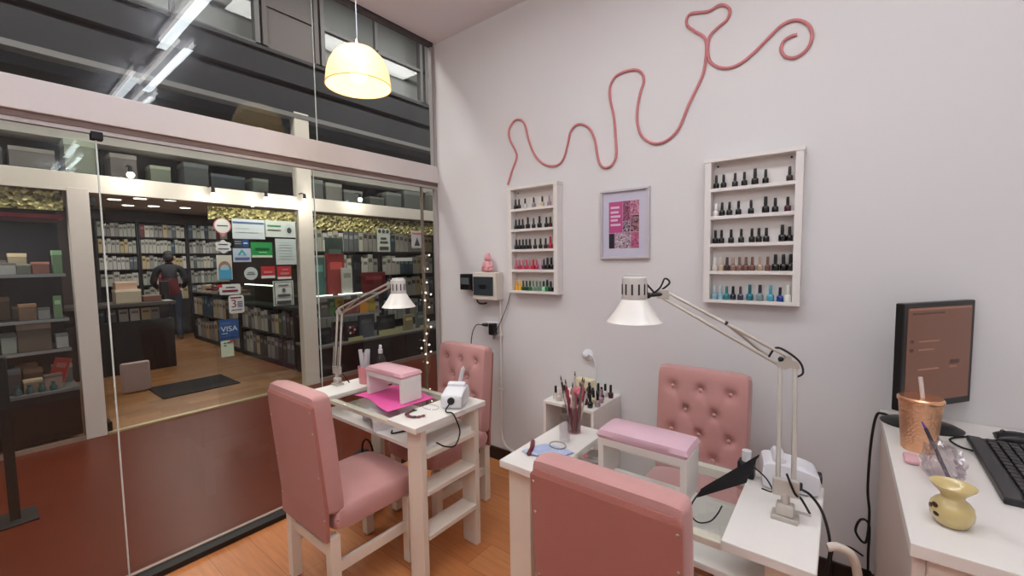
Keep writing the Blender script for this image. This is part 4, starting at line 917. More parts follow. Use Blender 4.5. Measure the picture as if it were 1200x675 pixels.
b = MB(); b.lathe([(0, 0), (0.118, 0), (0.12, 0.006), (0.10, 0.016), (0.03, 0.024), (0, 0.024)], (0, 0, 0), 32, m=Matrix.Translation((sc_.x+0.005, min(sc_.y, -0.10), DZ)) @ Matrix.Diagonal((1.0, 0.72, 1, 1))); b.build('stand_base', BLACK, t, True)
# keyboard
k0 = Vector((2.985, -0.235, DZ)); kd = (Vector((2.972, -0.86, DZ))-k0); KL = 0.46; kd.normalize(); kn = Vector((-kd.y, kd.x, 0))
if kn.x < 0: kn = -kn
mk = Matrix((kd, kn, Vector((0, 0, 1)))).transposed().to_4x4(); mk.translation = k0
if mk.determinant() < 0: pass
t = thing('keyboard', 'black computer keyboard at the right edge of the reception desk', 'keyboard', k0+kd*KL/2+kn*0.09)
MB().box(0, 0.50, 0, 0.175, 0.0, 0.016, 0.004, m=mk).build('case', BLACK, t)
MB().box(0.0, 0.50, 0.0, 0.035, 0.014, 0.02, 0.003, m=mk).build('palm_edge', mat('kb_grey', (42, 42, 44), 0.4, noise=0.05), t)
KEY = mat('key_black', (34, 33, 36), 0.4, noise=0.04)
key0 = None
for r in range(5):
    for c in range(16):
        cx_, cy_ = 0.012+c*0.030+0.0125, 0.044+r*0.0255+0.010
        if key0 is None:
            key0 = MB().box(-0.0125, 0.0125, -0.010, 0.010, 0.016, 0.023, 0.002, m=Matrix.Identity(4)).build('key', KEY, None)
            kk = key0
        else:
            kk = key0.copy(); COL.objects.link(kk)
        kk.parent = t; kk.matrix_parent_inverse = Matrix.Identity(4)
        wp = mk @ Vector((cx_, cy_, 0)); kk.location = wp-Vector(t.location)
        kk.rotation_euler = (0, 0, math.atan2(kd.y, kd.x))
o = MB().tube(smoothpath([k0+kd*0.13+kn*-0.003+Vector((0, 0, 0.008)), k0+kd*0.10-kn*0.03+Vector((0, 0, 0.005)), k0+kd*0.04-kn*0.045+Vector((0, 0, 0.005)), k0+Vector((0.0, 0.02, 0.005)), k0+Vector((0.06, 0.03, 0.005)), k0+Vector((0.13, 0.08, 0.005)), k0+Vector((0.15, 0.15, 0.005))], 6), 0.0032).build('keyboard_cable', RUBBER, None, True)
tag(recenter(o), 'thin black cable beside the keyboard on the reception desk', 'cable')
t = thing('mouse', 'black computer mouse behind the keyboard at the frame edge', 'mouse', (3.13, -0.13, DZ))
def fmo(u, v, s):
    e = max(0, 1-u*u)**0.5*max(0, 1-v*v)**0.5
    return Vector((3.12+u*0.055, -0.165+v*0.034, DZ+0.012+(0.026*e if s > 0 else -0.012*min(1, e*3))))
MB().pillow(fmo, 16, 14).build('shell', BLACK, t, True)
MB().cyl((3.085, -0.171, DZ+0.031), (3.085, -0.159, DZ+0.031), 0.007, n=12).build('wheel', DKGREY, t, True)
def fpo(u, v, s):
    e = max(0, 1-abs(u)**3)**(1/3)*max(0, 1-abs(v)**3)**(1/3)
    return Vector((3.25+u*0.075, -0.14+v*0.05, DZ+0.020+(0.028*e*(1+0.3*u) if s > 0 else -0.020*min(1, e*2))))
t = thing('pouch', 'orange brown leather pouch behind the keyboard at the frame edge', 'pouch', (3.25, -0.14, DZ))
MB().pillow(fpo, 16, 14).build('pouch_body', mat('pouch_orange', (206, 124, 88), 0.5, noise=0.1), t, True)
MB().box(3.19, 3.31, -0.193, -0.188, DZ+0.012, DZ+0.019, 0.002).build('zip', mat('zip_red', (96, 30, 28), 0.5, noise=0.05), t)
# tumbler
cx, cy = 2.842, -0.43
GOLD = mat('rose_gold', (240, 188, 150), 0.30, metal=0.9, noise=0.05)
nt = GOLD.node_tree; p = nt.nodes['Principled BSDF']; vo = nt.nodes.new('ShaderNodeTexVoronoi'); vo.inputs['Scale'].default_value = 130
tc = nt.nodes.new('ShaderNodeTexCoord'); nt.links.new(tc.outputs['Object'], vo.inputs['Vector']); bp = nt.nodes.new('ShaderNodeBump'); bp.inputs['Strength'].default_value = 0.9; bp.inputs['Distance'].default_value = 0.004; bp.invert = True
nt.links.new(vo.outputs['Distance'], bp.inputs['Height']); nt.links.new(bp.outputs['Normal'], p.inputs['Normal'])
t = thing('tumbler', 'rose gold studded tumbler with lid and straw on the reception desk', 'cup', (cx, cy, DZ))
MB().lathe([(0, 0), (0.042, 0), (0.045, 0.004), (0.056, 0.166), (0, 0.166)], (cx, cy, DZ), 40).build('cup_body', GOLD, t, True)
MB().lathe([(0, 0.166), (0.0585, 0.166), (0.060, 0.170), (0.060, 0.177), (0.055, 0.182), (0, 0.183)], (cx, cy, DZ), 40).build('lid', mat('rose_gold_lid', (236, 180, 142), 0.24, metal=0.85, noise=0.03), t, True)
MB().cyl((cx+0.004, cy-0.012, DZ+0.18), (cx-0.004, cy-0.008, DZ+0.250), 0.0062, n=10).build('straw', mat('straw_pale', (214, 196, 190), 0.3, noise=0.02), t, True)
# crumpled clear wrapper with pens
b = MB(); bmesh.ops.create_icosphere(b.bm, subdivisions=4, radius=1.0)
for v in b.bm.verts:
    n = v.co.copy()
    k = 1+0.16*math.sin(n.x*9+n.y*5)+0.13*math.sin(n.y*13-n.z*7)+0.10*math.sin(n.z*17+n.x*11)
    v.co = Vector((2.868+n.x*0.040*k, -0.665+n.y*0.075*k, max(DZ+0.001, DZ+0.052+n.z*0.056*k)))
o = b.build('plastic_wrapper', glassmat('cellophane', (0.84, 0.81, 0.83), 1.0, 2.1, 0.22), None, False)
tag(recenter(o), 'crumpled clear plastic wrapper between the tumbler and the yellow burner', 'wrapper')
o = MB().cyl((2.842, -0.565, DZ+0.115), (2.880, -0.70, DZ+0.02), 0.005, n=10).build('pen', mat('pen_dark', (40, 22, 44), 0.3, noise=0.04), None, True)
MB().cyl((2.842, -0.565, DZ+0.115), (2.835, -0.543, DZ+0.129), 0.0042, 0.002, n=10).build('pen_tip', mat('pen_purple', (96, 60, 150), 0.3, noise=0.04), o, True)
tag(o, 'dark purple pen stuck in the clear wrapper on the desk', 'pen')
def fpk(u, v, s):
    e = max(0, 1-abs(u)**4)**0.25*max(0, 1-abs(v)**4)**0.25
    return Vector((2.812+u*0.018, -0.565+v*0.03, DZ+0.012+s*0.011*e))
o = MB().pillow(fpk, 10, 10).build('pink_sachet', mat('sachet_pink', (226, 176, 184), 0.4, noise=0.1), None, True)
tag(recenter(o), 'small pale pink sachet at the foot of the rose gold tumbler', 'sachet')
# oil burner
cx, cy = 2.850, -0.935
YEL = mat('yellow_ceramic', (206, 184, 126), 0.25, noise=0.04, coat=0.5)
t = thing('oil_burner', 'pale yellow ceramic oil burner at the desk corner', 'oil burner', (cx, cy, DZ))
b = MB(); b.lathe([(0, 0), (0.030, 0), (0.040, 0.006), (0.051, 0.024), (0.054, 0.040), (0.050, 0.056), (0.040, 0.068), (0.030, 0.075), (0.028, 0.080), (0.031, 0.087), (0.043, 0.098), (0.054, 0.109), (0.0555, 0.112), (0.052, 0.1105), (0.041, 0.099), (0.029, 0.088), (0.018, 0.083), (0, 0.082)], (0, 0, 0), 40, m=Matrix.Translation((cx, cy, DZ)) @ Matrix.Diagonal((0.76, 0.76, 0.90, 1)))
b.build('body', YEL, t, True)
for a, z, s in ((-2.55, 0.050, 0.010), (-2.45, 0.030, 0.009), (-2.9, 0.042, 0.009)):
    r_ = 0.0395
    MB().sph((0, 0, 0), s*0.8, (0.35, 1.0, 0.8), 12, 8, m=Matrix.Translation((cx+r_*math.cos(a), cy+r_*math.sin(a), DZ+z)) @ Matrix.Rotation(a, 4, 'Z')).build('vent_hole', mat('burner_hole', (58, 30, 18), 0.6, noise=0.05), t, True)
# monitor lead and cable tangle behind the desk side
o = MB().tube(smoothpath([(2.80, -0.13, DZ+0.007), (2.77, -0.10, DZ+0.009), (2.750, -0.085, DZ-0.012), (2.738, -0.07, 0.7), (2.735, -0.05, 0.5), (2.744, -0.05, 0.38), (2.735, -0.06, 0.26), (2.70, -0.07, 0.30), (2.715, -0.07, 0.36), (2.744, -0.06, 0.34), (2.745, -0.06, 0.2), (2.75, -0.08, 0.01)], 8), 0.0048).build('monitor_lead', RUBBER, None, True)
tag(recenter(o), 'black lead hanging from the desk top down its side to the floor', 'cord')
pts = []
for k in range(40):
    pts.append((2.735+0.022*math.sin(k*1.7)+0.006*math.sin(k*0.6), -0.14+0.03*math.cos(k*1.1), 0.012+0.19*abs(math.sin(k*0.55))))
o = MB().tube(smoothpath(pts, 4), 0.003, 6).build('cable_tangle', RUBBER, None, True)
tag(recenter(o), 'tangle of thin black cables on the floor beside the desk', 'cables')
o = MB().tube(smoothpath([(2.73, -0.05, 0.19), (2.68, -0.04, 0.205), (2.635, -0.03, 0.18), (2.62, -0.03, 0.12), (2.63, -0.04, 0.006)], 7), 0.004).build('looped_cable', RUBBER, None, True)
tag(recenter(o), 'thin black cable arching to the baseboard left of the tangle', 'cable')

# ------------------------------------------------------------------ fairy lights at the glass corner
t = thing('fairy_lights', 'string of small warm fairy lights hanging down the glass corner', 'fairy lights', (0.03, -0.15, 0.5))
fp = [(0.026, -0.155+0.02*math.sin(k*1.3), 1.62-k*0.06) for k in range(20)]
MB().tube(smoothpath(fp, 3), 0.0014, 5).build('wire', mat('wire_copper', (140, 110, 90), 0.4, noise=0.05), t, True)
FAIRY = mat('fairy_glow', (255, 240, 214), 0.4, noise=0, emit=(255, 236, 204), estr=9)
for u, v in ((503, 299), (501, 315), (500, 331), (505, 345), (499, 343), (503, 360), (498, 352), (502, 375), (500, 391), (497, 399), (503, 404), (505, 412), (494, 408), (499, 415), (501, 425), (505, 383)):
    q = at(u, v, x=0.028)
    if q.y < -0.05: MB().sph(q, 0.0058, u=8, v=6).build('bulb', FAIRY, t, True)

# ------------------------------------------------------------------ gallery: barrier post and festoon bulbs
bp_ = at(18, 609, z=0)
t = thing('barrier_post', 'black steel barrier post on a flat base in the gallery, far left', 'post', (bp_.x, bp_.y, 0))
MB().box(bp_.x-0.03, bp_.x+0.03, bp_.y-0.022, bp_.y+0.022, 0.008, 0.98, 0.003).build('post', BLACKM, t)
MB().box(bp_.x-0.11, bp_.x+0.11, bp_.y-0.09, bp_.y+0.09, 0.0, 0.01, 0.002).build('base_plate', BLACKM, t)
SPOT = mat('spot_glow', (255, 250, 236), 0.4, noise=0, emit=(255, 247, 230), estr=10)
for k, (u, v) in enumerate(((153, 205), (250, 228), (312, 233), (357, 235), (422, 234))):
    q = at(u, v, x=-2.36)
    t = thing('spot_bulb', 'round white spot bulb over the bookshop front, %s from left' % ORD[k], 'light bulb', q, 'spot bulbs over the bookshop front')
    MB().sph(q, 0.028 if k in (0, 4) else 0.022, u=12, v=8).build('bulb', SPOT, t, True)
    bl = bpy.data.lights.new('spot_bulb_light', 'POINT'); bl.energy = 3.6; bl.color = (1.0, 0.96, 0.9); bl.shadow_soft_size = 0.03
    bo = bpy.data.objects.new('spot_bulb_light', bl); bo.location = q+Vector((0.09, 0, -0.03)); COL.objects.link(bo)
    MB().cyl(q+Vector((0, 0, 0.018)), q+Vector((0, 0, 0.075)), 0.018, 0.014).build('holder', BLACK, t, True)
    MB().tube([q+Vector((0, 0, 0.07)), q+Vector((-0.06, 0, 0.09)), (-2.492, q.y, q.z+0.09)], 0.007).build('arm', BLACK, t, True)

# ------------------------------------------------------------------ bookshop: gold sequin bands, notices
GB = mat('sequin_gold', (200, 176, 84), 0.35, metal=0.35, noise=0.0)
nt = GB.node_tree; p = nt.nodes['Principled BSDF']; tc = nt.nodes.new('ShaderNodeTexCoord'); vo = nt.nodes.new('ShaderNodeTexVoronoi'); vo.inputs['Scale'].default_value = 34
nt.links.new(tc.outputs['Object'], vo.inputs['Vector']); cr = nt.nodes.new('ShaderNodeValToRGB')
cr.color_ramp.elements[0].color = s2l((96, 84, 40))+(1,); cr.color_ramp.elements[1].color = s2l((236, 220, 150))+(1,); cr.color_ramp.elements[1].position = 0.9
sp = nt.nodes.new('ShaderNodeSeparateColor'); nt.links.new(vo.outputs['Color'], sp.inputs[0]); nt.links.new(sp.outputs[0], cr.inputs[0]); nt.links.new(cr.outputs[0], p.inputs['Base Color'])
bp2 = nt.nodes.new('ShaderNodeBump'); bp2.inputs['Distance'].default_value = 0.02; nt.links.new(vo.outputs['Distance'], bp2.inputs['Height']); nt.links.new(bp2.outputs['Normal'], p.inputs['Normal'])
for y0, y1, z0, z1, lb in ((-3.6, -1.86, 1.965, 2.128, 'left window'), (-0.83, 0.06, 1.965, 2.10, 'sticker covered glass'), (0.25, 2.9, 1.905, 2.10, 'right window')):
    b = MB(); n = int((y1-y0)/0.03)
    tp = []
    for i in range(n+1):
        y = y0+(y1-y0)*i/n
        tp.append([b.bm.verts.new((OX-0.035+0.008*math.sin(i*1.9+j*2.3), y, z0+(z1-z0)*j/5)) for j in range(6)])
    for i in range(n):
        for j in range(5): b.bm.faces.new((tp[i][j], tp[i+1][j], tp[i+1][j+1], tp[i][j+1]))
    bk = [[b.bm.verts.new((OX-0.055, y0+(y1-y0)*i/n, z)) for z in (z0, z1)] for i in range(n+1)]
    for i in range(n):
        b.bm.faces.new((bk[i][0], bk[i][1], bk[i+1][1], bk[i+1][0])); b.bm.faces.new((tp[i][0], bk[i][0], bk[i+1][0], tp[i+1][0])); b.bm.faces.new((tp[i][5], tp[i+1][5], bk[i+1][1], bk[i][1]))
    o = b.build('sequin_band', GB, None); tag(recenter(o), 'gold sequin band along the top of the bookshop %s' % lb, 'garland', 'gold bands across the bookshop front')
NX_ = OX+0.0055
ROTX = Matrix(((0, 0, 1), (1, 0, 0), (0, 1, 0)))   # text lying in yz, facing +x
SW = mat('sticker_white', (222, 222, 216), 0.5, noise=0.03); INK = mat('sticker_ink', (70, 70, 74), 0.5, noise=0); INKB = mat('sticker_blue_ink', (90, 104, 150), 0.5, noise=0)
def rect(u0, v0, u1, v1, x=NX_):
    a = at(u0, (v0+v1)/2, x=x); c = at(u1, (v0+v1)/2, x=x); z1 = at((u0+u1)/2, v0, x=x).z; z0 = at((u0+u1)/2, v1, x=x).z
    return a.y, c.y, z0, z1
def notice(name, u0, v0, u1, v1, m, label, cat='sticker', shape='rect', marks=(), x=NX_):
    y0, y1, z0, z1 = rect(u0, v0, u1, v1, x)
    b = MB(); R_ = Matrix.Translation((x, 0, 0)) @ ROTX.to_4x4()
    cy, cz = (y0+y1)/2, (z0+z1)/2
    if shape == 'circle': b.prism([(cy+(y1-y0)/2*math.cos(2*PI*k/28), cz+(z1-z0)/2*math.sin(2*PI*k/28)) for k in range(28)], 0.002, R_)
    elif shape == 'round':
        r = 0.16*min(y1-y0, z1-z0); poly = []
        for qx, qz, a0 in ((y1-r, z1-r, 0), (y0+r, z1-r, PI/2), (y0+r, z0+r, PI), (y1-r, z0+r, 1.5*PI)):
            for k in range(5): poly.append((qx+r*math.cos(a0+PI/2*k/4), qz+r*math.sin(a0+PI/2*k/4)))
        b.prism(poly, 0.002, R_)
    elif shape == 'cloud':
        poly = [(cy+(y1-y0)/2*(1-0.12*(1+math.cos(k*2*PI/6)))*math.cos(2*PI*k/36), cz+(z1-z0)/2*(1-0.10*(1+math.cos(k*2*PI/6)))*math.sin(2*PI*k/36)) for k in range(36)]
        b.prism(poly, 0.002, R_)
    elif shape == 'pin': b.prism([(cy+(y1-y0)/2*math.cos(a), cz+0.1*(z1-z0)+(z1-z0)*0.4*math.sin(a)) for a in [-PI/3+k*(2*PI-PI/3)/24 for k in range(25)]]+[(cy, z0)], 0.002, R_)
    else: b.box(x, x+0.002, y0, y1, z0, z1)
    o = b.build(name, m, None)
    for qi, mk_ in enumerate(marks):
        a0, a1, b0, b1, mm_ = mk_[:5]
        xo = x+0.0022+0.0011*qi
        bb = MB(); q0, q1 = y0+(y1-y0)*a0, y0+(y1-y0)*a1; w0, w1 = z1-(z1-z0)*b1, z1-(z1-z0)*b0
        if len(mk_) > 5 and mk_[5] == 'c': bb.prism([((q0+q1)/2+(q1-q0)/2*math.cos(2*PI*k/20), (w0+w1)/2+(w1-w0)/2*math.sin(2*PI*k/20)) for k in range(20)], 0.001, Matrix.Translation((xo, 0, 0)) @ ROTX.to_4x4())
        elif len(mk_) > 5 and mk_[5] == 't': bb.prism([(q0, w0), (q1, w0), ((q0+q1)/2, w1)], 0.001, Matrix.Translation((xo, 0, 0)) @ ROTX.to_4x4())
        else: bb.box(xo, xo+0.001, q0, q1, w0, w1)
        bb.build('printed_mark', mm_, o)
    tag(o, label, cat, 'stickers on the bookshop glass'); return o
C = lambda n, c, **k: mat(n, c, 0.5, noise=0.03, **k)
PKR = C('st_pink', (200, 120, 116)); BLU = C('st_blue', (60, 150, 190)); DBL = C('st_dblue', (30, 84, 150)); GRN = C('st_green', (30, 150, 70)); RED = C('st_red', (190, 40, 44)); TEAL = C('st_teal', (40, 160, 170)); VIS = C('st_visa', (34, 82, 140)); PGR = C('st_palegreen', (206, 220, 192)); GRY = C('st_grey', (196, 204, 200)); BRN = C('st_brown', (170, 120, 96)); MAG = C('st_magenta', (130, 24, 60))
notice('sticker', 250, 256, 271, 278, PKR, 'round white sticker with pink pointed rim, top left of the door glass', shape='pin', marks=((0.07, 0.93, 0.02, 0.78, SW, 'c'), (0.2, 0.8, 0.36, 0.42, INK)))
notice('poster', 272, 257, 310, 280, C('st_white', (212, 222, 222)), 'wide white notice with grey band at the top of the door glass', 'notice', marks=((0.02, 0.98, 0.14, 0.24, INKB), (0.1, 0.5, 0.45, 0.49, GRY), (0.1, 0.8, 0.65, 0.68, GRY)))
notice('poster', 311, 259, 346, 278, C('st_white2', (208, 216, 206)), 'white notice with dark round logo, top right of the door glass', 'notice', marks=((0.62, 0.92, 0.15, 0.9, GRY, 'c'), (0.7, 0.86, 0.38, 0.75, C('st_dark', (60, 76, 66)), 'c'), (0.06, 0.5, 0.28, 0.36, GRN), (0.06, 0.5, 0.55, 0.60, INK)))
notice('sticker', 251, 281, 272, 297, SW, 'white cloud shaped sticker below the round pink one', shape='cloud', marks=((0.22, 0.75, 0.3, 0.38, INK), (0.2, 0.8, 0.62, 0.7, INKB)))
notice('sticker', 274, 280, 292, 290, C('st_blackish', (54, 58, 66)), 'small dark sticker with blue disc above the logo sticker', marks=((0.52, 0.98, 0.02, 0.98, DBL, 'c'), (0.62, 0.88, 0.42, 0.56, SW), (0.06, 0.45, 0.3, 0.36, GRY), (0.06, 0.45, 0.55, 0.6, GRY)))
notice('sticker', 273, 291, 294, 307, C('st_lilac', (190, 202, 218)), 'pale sticker with teal triangle logo in the door glass middle', marks=((0.25, 0.75, 0.06, 0.5, TEAL, 't'), (0.38, 0.62, 0.28, 0.5, C('st_lilac2', (190, 202, 218)), 't'), (0.1, 0.92, 0.66, 0.84, INKB)))
notice('sign', 294, 284, 319, 302, GRN, 'bright green sign with pale lower strip on the door glass', 'sign', marks=((0.04, 0.98, 0.84, 0.98, PGR), (0.2, 0.86, 0.36, 0.52, C('st_dgreen', (10, 84, 40))), (0.35, 0.72, 0.62, 0.70, C('st_lgreen', (120, 210, 140)))))
notice('paper', 323, 280, 347, 310, C('st_paper', (196, 208, 204)), 'plain pale paper sheet at the right of the door glass', 'paper', marks=tuple((0.15, 0.8, 0.12+0.1*k, 0.14+0.1*k, GRY) for k in range(7)))
notice('sticker', 254, 299, 272, 328, C('st_cream', (214, 212, 196)), 'tall cream sticker with blue lower half and brown arc', marks=((0.1, 0.95, 0.48, 0.98, BLU), (0.12, 0.9, 0.24, 0.7, BRN, 'c'), (0.22, 0.8, 0.38, 0.72, C('st_cream2', (150, 200, 216)), 'c'), (0.1, 0.95, 0.6, 0.97, C('st_blue2', (70, 160, 200)))))
notice('sticker', 286, 313, 302, 328, GRY, 'round grey sticker in the middle of the door glass', shape='circle', marks=((0.25, 0.75, 0.38, 0.43, INK), (0.2, 0.8, 0.52, 0.57, INK)))
notice('sticker', 306, 312, 322, 326, RED, 'left red sticker with white strip on the door glass', marks=((0.0, 1.0, 0.79, 1.0, SW), (0.2, 0.8, 0.40, 0.58, PKR)))
notice('sticker', 325, 312, 341, 327, RED, 'right red sticker with white strip on the door glass', marks=((0.0, 1.0, 0.82, 1.0, SW), (0.35, 0.8, 0.2, 0.32, PKR), (0.2, 0.85, 0.48, 0.66, PKR)))
notice('sticker', 257, 333, 282, 345, SW, 'white rounded sticker with red tag above the number sticker', shape='round', marks=((-0.1, 0.14, 0.0, 0.28, RED), (0.3, 0.74, 0.26, 0.36, INK), (0.12, 0.86, 0.55, 0.74, MAG)))
o = notice('sticker', 268, 346, 286, 367, SW, 'white rounded sticker showing a dark red number three', shape='round', marks=((0.12, 0.85, 0.09, 0.17, MAG), (0.56, 0.9, 0.34, 0.40, INKB), (0.56, 0.9, 0.46, 0.52, INKB), (0.56, 0.9, 0.58, 0.64, INKB), (0.15, 0.85, 0.78, 0.83, INK)))
y0, y1, z0, z1 = rect(268, 346, 286, 367); text('3', 'number', (z1-z0)*0.62, MAG, (NX_+0.0026, y0+(y1-y0)*0.33, z0+(z1-z0)*0.52), ROTX, o)
notice('certificate', 320, 329, 344, 358, C('st_cert', (204, 212, 202)), 'white certificate with ornate dark print on the right of the door glass', 'certificate', marks=((0.06, 0.94, 0.04, 0.06, INK), (0.06, 0.94, 0.94, 0.96, INK), (0.06, 0.09, 0.04, 0.96, INK), (0.91, 0.94, 0.04, 0.96, INK), (0.25, 0.75, 0.16, 0.20, INK), (0.42, 0.6, 0.3, 0.46, INK, 'c'), (0.2, 0.82, 0.54, 0.64, INK), (0.15, 0.85, 0.80, 0.92, INK)))
o = notice('sticker', 257, 374, 280, 398, VIS, 'blue payment card sticker low on the door glass', marks=((0.12, 0.6, 0.16, 0.2, INKB), (0.1, 0.4, 0.66, 0.7, GRY), (0.1, 0.9, 0.8, 0.83, INKB)))
y0, y1, z0, z1 = rect(257, 374, 280, 398); text('VISA', 'lettering', (z1-z0)*0.36, C('st_visawhite', (214, 224, 232)), (NX_+0.0026, (y0+y1)/2, z0+(z1-z0)*0.52), ROTX, o)
notice('paper', 259, 399, 274, 418, PGR, 'pale green paper slip under the blue card sticker', 'paper', marks=((0.22, 0.42, 0.12, 0.18, INK), (0.5, 0.7, 0.10, 0.17, INK), (0.22, 0.42, 0.26, 0.32, INK), (0.7, 1.0, 0.0, 0.12, RED)))

# ------------------------------------------------------------------ bookshop: bookcases and books
CASE = mat('bookcase_dark', (44, 40, 40), 0.6, noise=0.1)
BC = [(206, 204, 200), (190, 186, 178), (150, 148, 146), (96, 100, 108), (60, 56, 58), (150, 52, 48), (60, 80, 96), (196, 176, 140), (110, 40, 50), (176, 178, 168), (70, 90, 70), (216, 210, 196)]
BNAME = ['white', 'pale grey', 'grey', 'slate grey', 'black', 'red', 'dull blue', 'tan', 'dark red', 'greenish grey', 'dark green', 'cream']
PAGES = mat('book_pages', (214, 204, 184), 0.8, noise=0.05)
BOOKS = []
for i, c in enumerate(BC):
    # unit book: 1 wide (x), 1 deep (y, spine at -y), 1 high; cover around a page block
    b = MB(); b.box(-0.5, -0.42, -0.5, 0.5, 0, 1).box(0.42, 0.5, -0.5, 0.5, 0, 1).box(-0.42, 0.42, -0.5, -0.44, 0, 1)
    b.mi = 1; b.box(-0.42, 0.42, -0.44, 0.47, 0.02, 0.98)
    b.mi = 2; b.box(-0.36, 0.36, -0.506, -0.5, 0.62, 0.80)
    lc = tuple(min(255, v+60) if sum(c) < 360 else max(0, v-80) for v in c)
    o = b.build('book', [mat('book_%d' % i, c, 0.55, noise=0.08, scale=3), PAGES, mat('booktitle_%d' % i, lc, 0.5, noise=0.05)], None)
    COL.objects.unlink(o); BOOKS.append(o)
def book(i, loc, size, rz, label, group, tilt=0.0):
    o = BOOKS[i].copy(); COL.objects.link(o); o.location = Vector(loc)+Vector((0, 0, 0.001)); o.scale = size; o.rotation_euler = (0, tilt, rz)
    return tag(o, label, 'book', group)
rng = random.Random(11)
def bookcase(name, label, origin, along, face, width, height, depth, rows, z0=0.0, top=True, books=None, pal=None, where='', group=''):
    """along: unit vector of its length; face: unit vector it faces"""
    o_, a_, f_ = Vector(origin), Vector(along), Vector(face)
    mm = Matrix((a_, -f_, Vector((0, 0, 1)))).transposed().to_4x4(); mm.translation = o_
    t = thing(name, label, 'bookcase', o_+a_*width/2)
    def bb(n, x0, x1, y0, y1, zz0, zz1): return MB().box(x0, x1, y0, y1, zz0, zz1, m=mm).build(n, CASE, t)
    bb('back_panel', 0, width, depth-0.015, depth, z0, height); bb('side_panel', 0, 0.022, 0, depth-0.015, z0, height); bb('side_panel', width-0.022, width, 0, depth-0.015, z0, height)
    if z0 > 0: bb('plinth', 0, width, 0.01, depth, 0, z0)
    hs = (height-z0-0.02)/rows
    for r in range(rows+1): bb('shelf' if 0 < r < rows else 'board', 0.022, width-0.022, 0.0, depth-0.015, z0+r*hs, z0+r*hs+0.02)
    rz = math.atan2(a_.y, a_.x)
    for r in range(rows):
        n = books[r] if books else 0
        if not n: continue
        x = 0.03; W = (width-0.06)/n; base = rng.choice(pal); zb = z0+(rows-1-r)*hs+0.02
        for k in range(n):
            if rng.random() < 0.75: base = rng.choice(pal)
            h = (hs-0.03)*rng.uniform(0.74, 0.97); wd = W*rng.uniform(0.84, 0.97)
            c = mm @ Vector((x+W/2, 0.02+0.08, zb))
            book(base, c, (wd, 0.15, h), rz, '%s book, %s from left on the %s shelf of %s' % (BNAME[base], ORD[min(k, 15)], ['top', 'second', 'third', 'fourth', 'fifth', 'sixth'][r], where), group)
            x += W
LIGHTP = [0, 1, 1, 1, 2, 2, 9, 9, 11, 0, 7, 3, 1, 2, 9, 8, 6]
Y0 = -0.86
for k, (nm, ww) in enumerate((('left', 0.62), ('middle', 0.80), ('right', 0.80))):
    bookcase('bookcase', 'tall dark bookcase of pale books at the back of the bookshop, %s of three' % nm, (-8.62, Y0, 0), (0, 1, 0), (1, 0, 0), ww, 2.40, 0.26, 5, 0.75, books=[10, 12, 12, 12, 8] if k else [9, 9, 9, 6, 0], pal=LIGHTP, where='the %s back bookcase' % nm, group='books in the back bookcases')
    Y0 += ww+0.01
bookcase('bookcase', 'low dark bookcase along the bookshop aisle behind the door stickers', (-5.25, 0.34, 0), (1, 0, 0), (0, -1, 0), 1.9, 0.86, 0.26, 2, 0.05, books=[15, 14], pal=[2, 3, 1, 4, 9, 7, 2, 10], where='the near aisle bookcase', group='books in the aisle bookcases')
bookcase('bookcase', 'low dark bookcase deep in the bookshop aisle beside the standing person', (-7.75, 0.36, 0), (1, 0, 0), (0, -1, 0), 2.4, 0.95, 0.26, 2, 0.05, books=[15, 15], pal=[2, 3, 1, 4, 0, 7, 2, 6], where='the far aisle bookcase', group='books in the aisle bookcases')
bookcase('bookcase', 'tall dark bookcase behind the right bookshop window', (-3.35, 0.62, 0), (0, 1, 0), (1, 0, 0), 1.15, 2.05, 0.26, 4, 0.5, books=[13, 12, 11, 12], pal=[2, 1, 9, 1, 3, 7, 2, 0, 11], where='the window side bookcase', group='books behind the right window')
bookcase('bookcase', 'tall dark bookcase at the right end of the bookshop window', (-3.35, 1.79, 0), (0, 1, 0), (1, 0, 0), 1.15, 2.05, 0.26, 4, 0.5, books=[12, 12, 11, 12], pal=[2, 1, 9, 1, 3, 7, 0, 11, 6], where='the far right window bookcase', group='books behind the right window')
# glass counter with a light on the near aisle bookcase, stacks on the far one
t = thing('glass_counter', 'glass display case with lit top edge over the aisle bookcase', 'display case', (-4.2, 0.5, 0.86))
MB().box(-5.2, -3.4, 0.345, 0.58, 0.875, 1.16).build('glass_box', glassmat('case_glass', (0.78, 0.86, 0.80), 1.0, 1.4), t)
MB().box(-5.2, -3.4, 0.345, 0.58, 0.861, 0.875).build('base_board', CASE, t)
MB().box(-5.0, -3.9, 0.350, 0.365, 1.165, 1.18).build('light_strip', mat('strip_glow', (255, 255, 246), 0.4, noise=0, emit=(250, 255, 240), estr=3), t)
for k in range(6):
    x = -5.5-k*0.33; i = (5, 7, 0, 5, 8, 7)[k]
    for j in range(2+k % 2):
        book(i if j else (i+4) % 12, (x, 0.47, 0.965+j*0.045+0.0), (0.22, 0.16, 0.04), PI/2+0.2*k, '%s book lying flat, %s from the front on the far aisle bookcase, layer %s' % (BNAME[i if j else (i+4) % 12], ORD[k], ['one', 'two', 'three'][j]), 'flat books on the aisle bookcase')
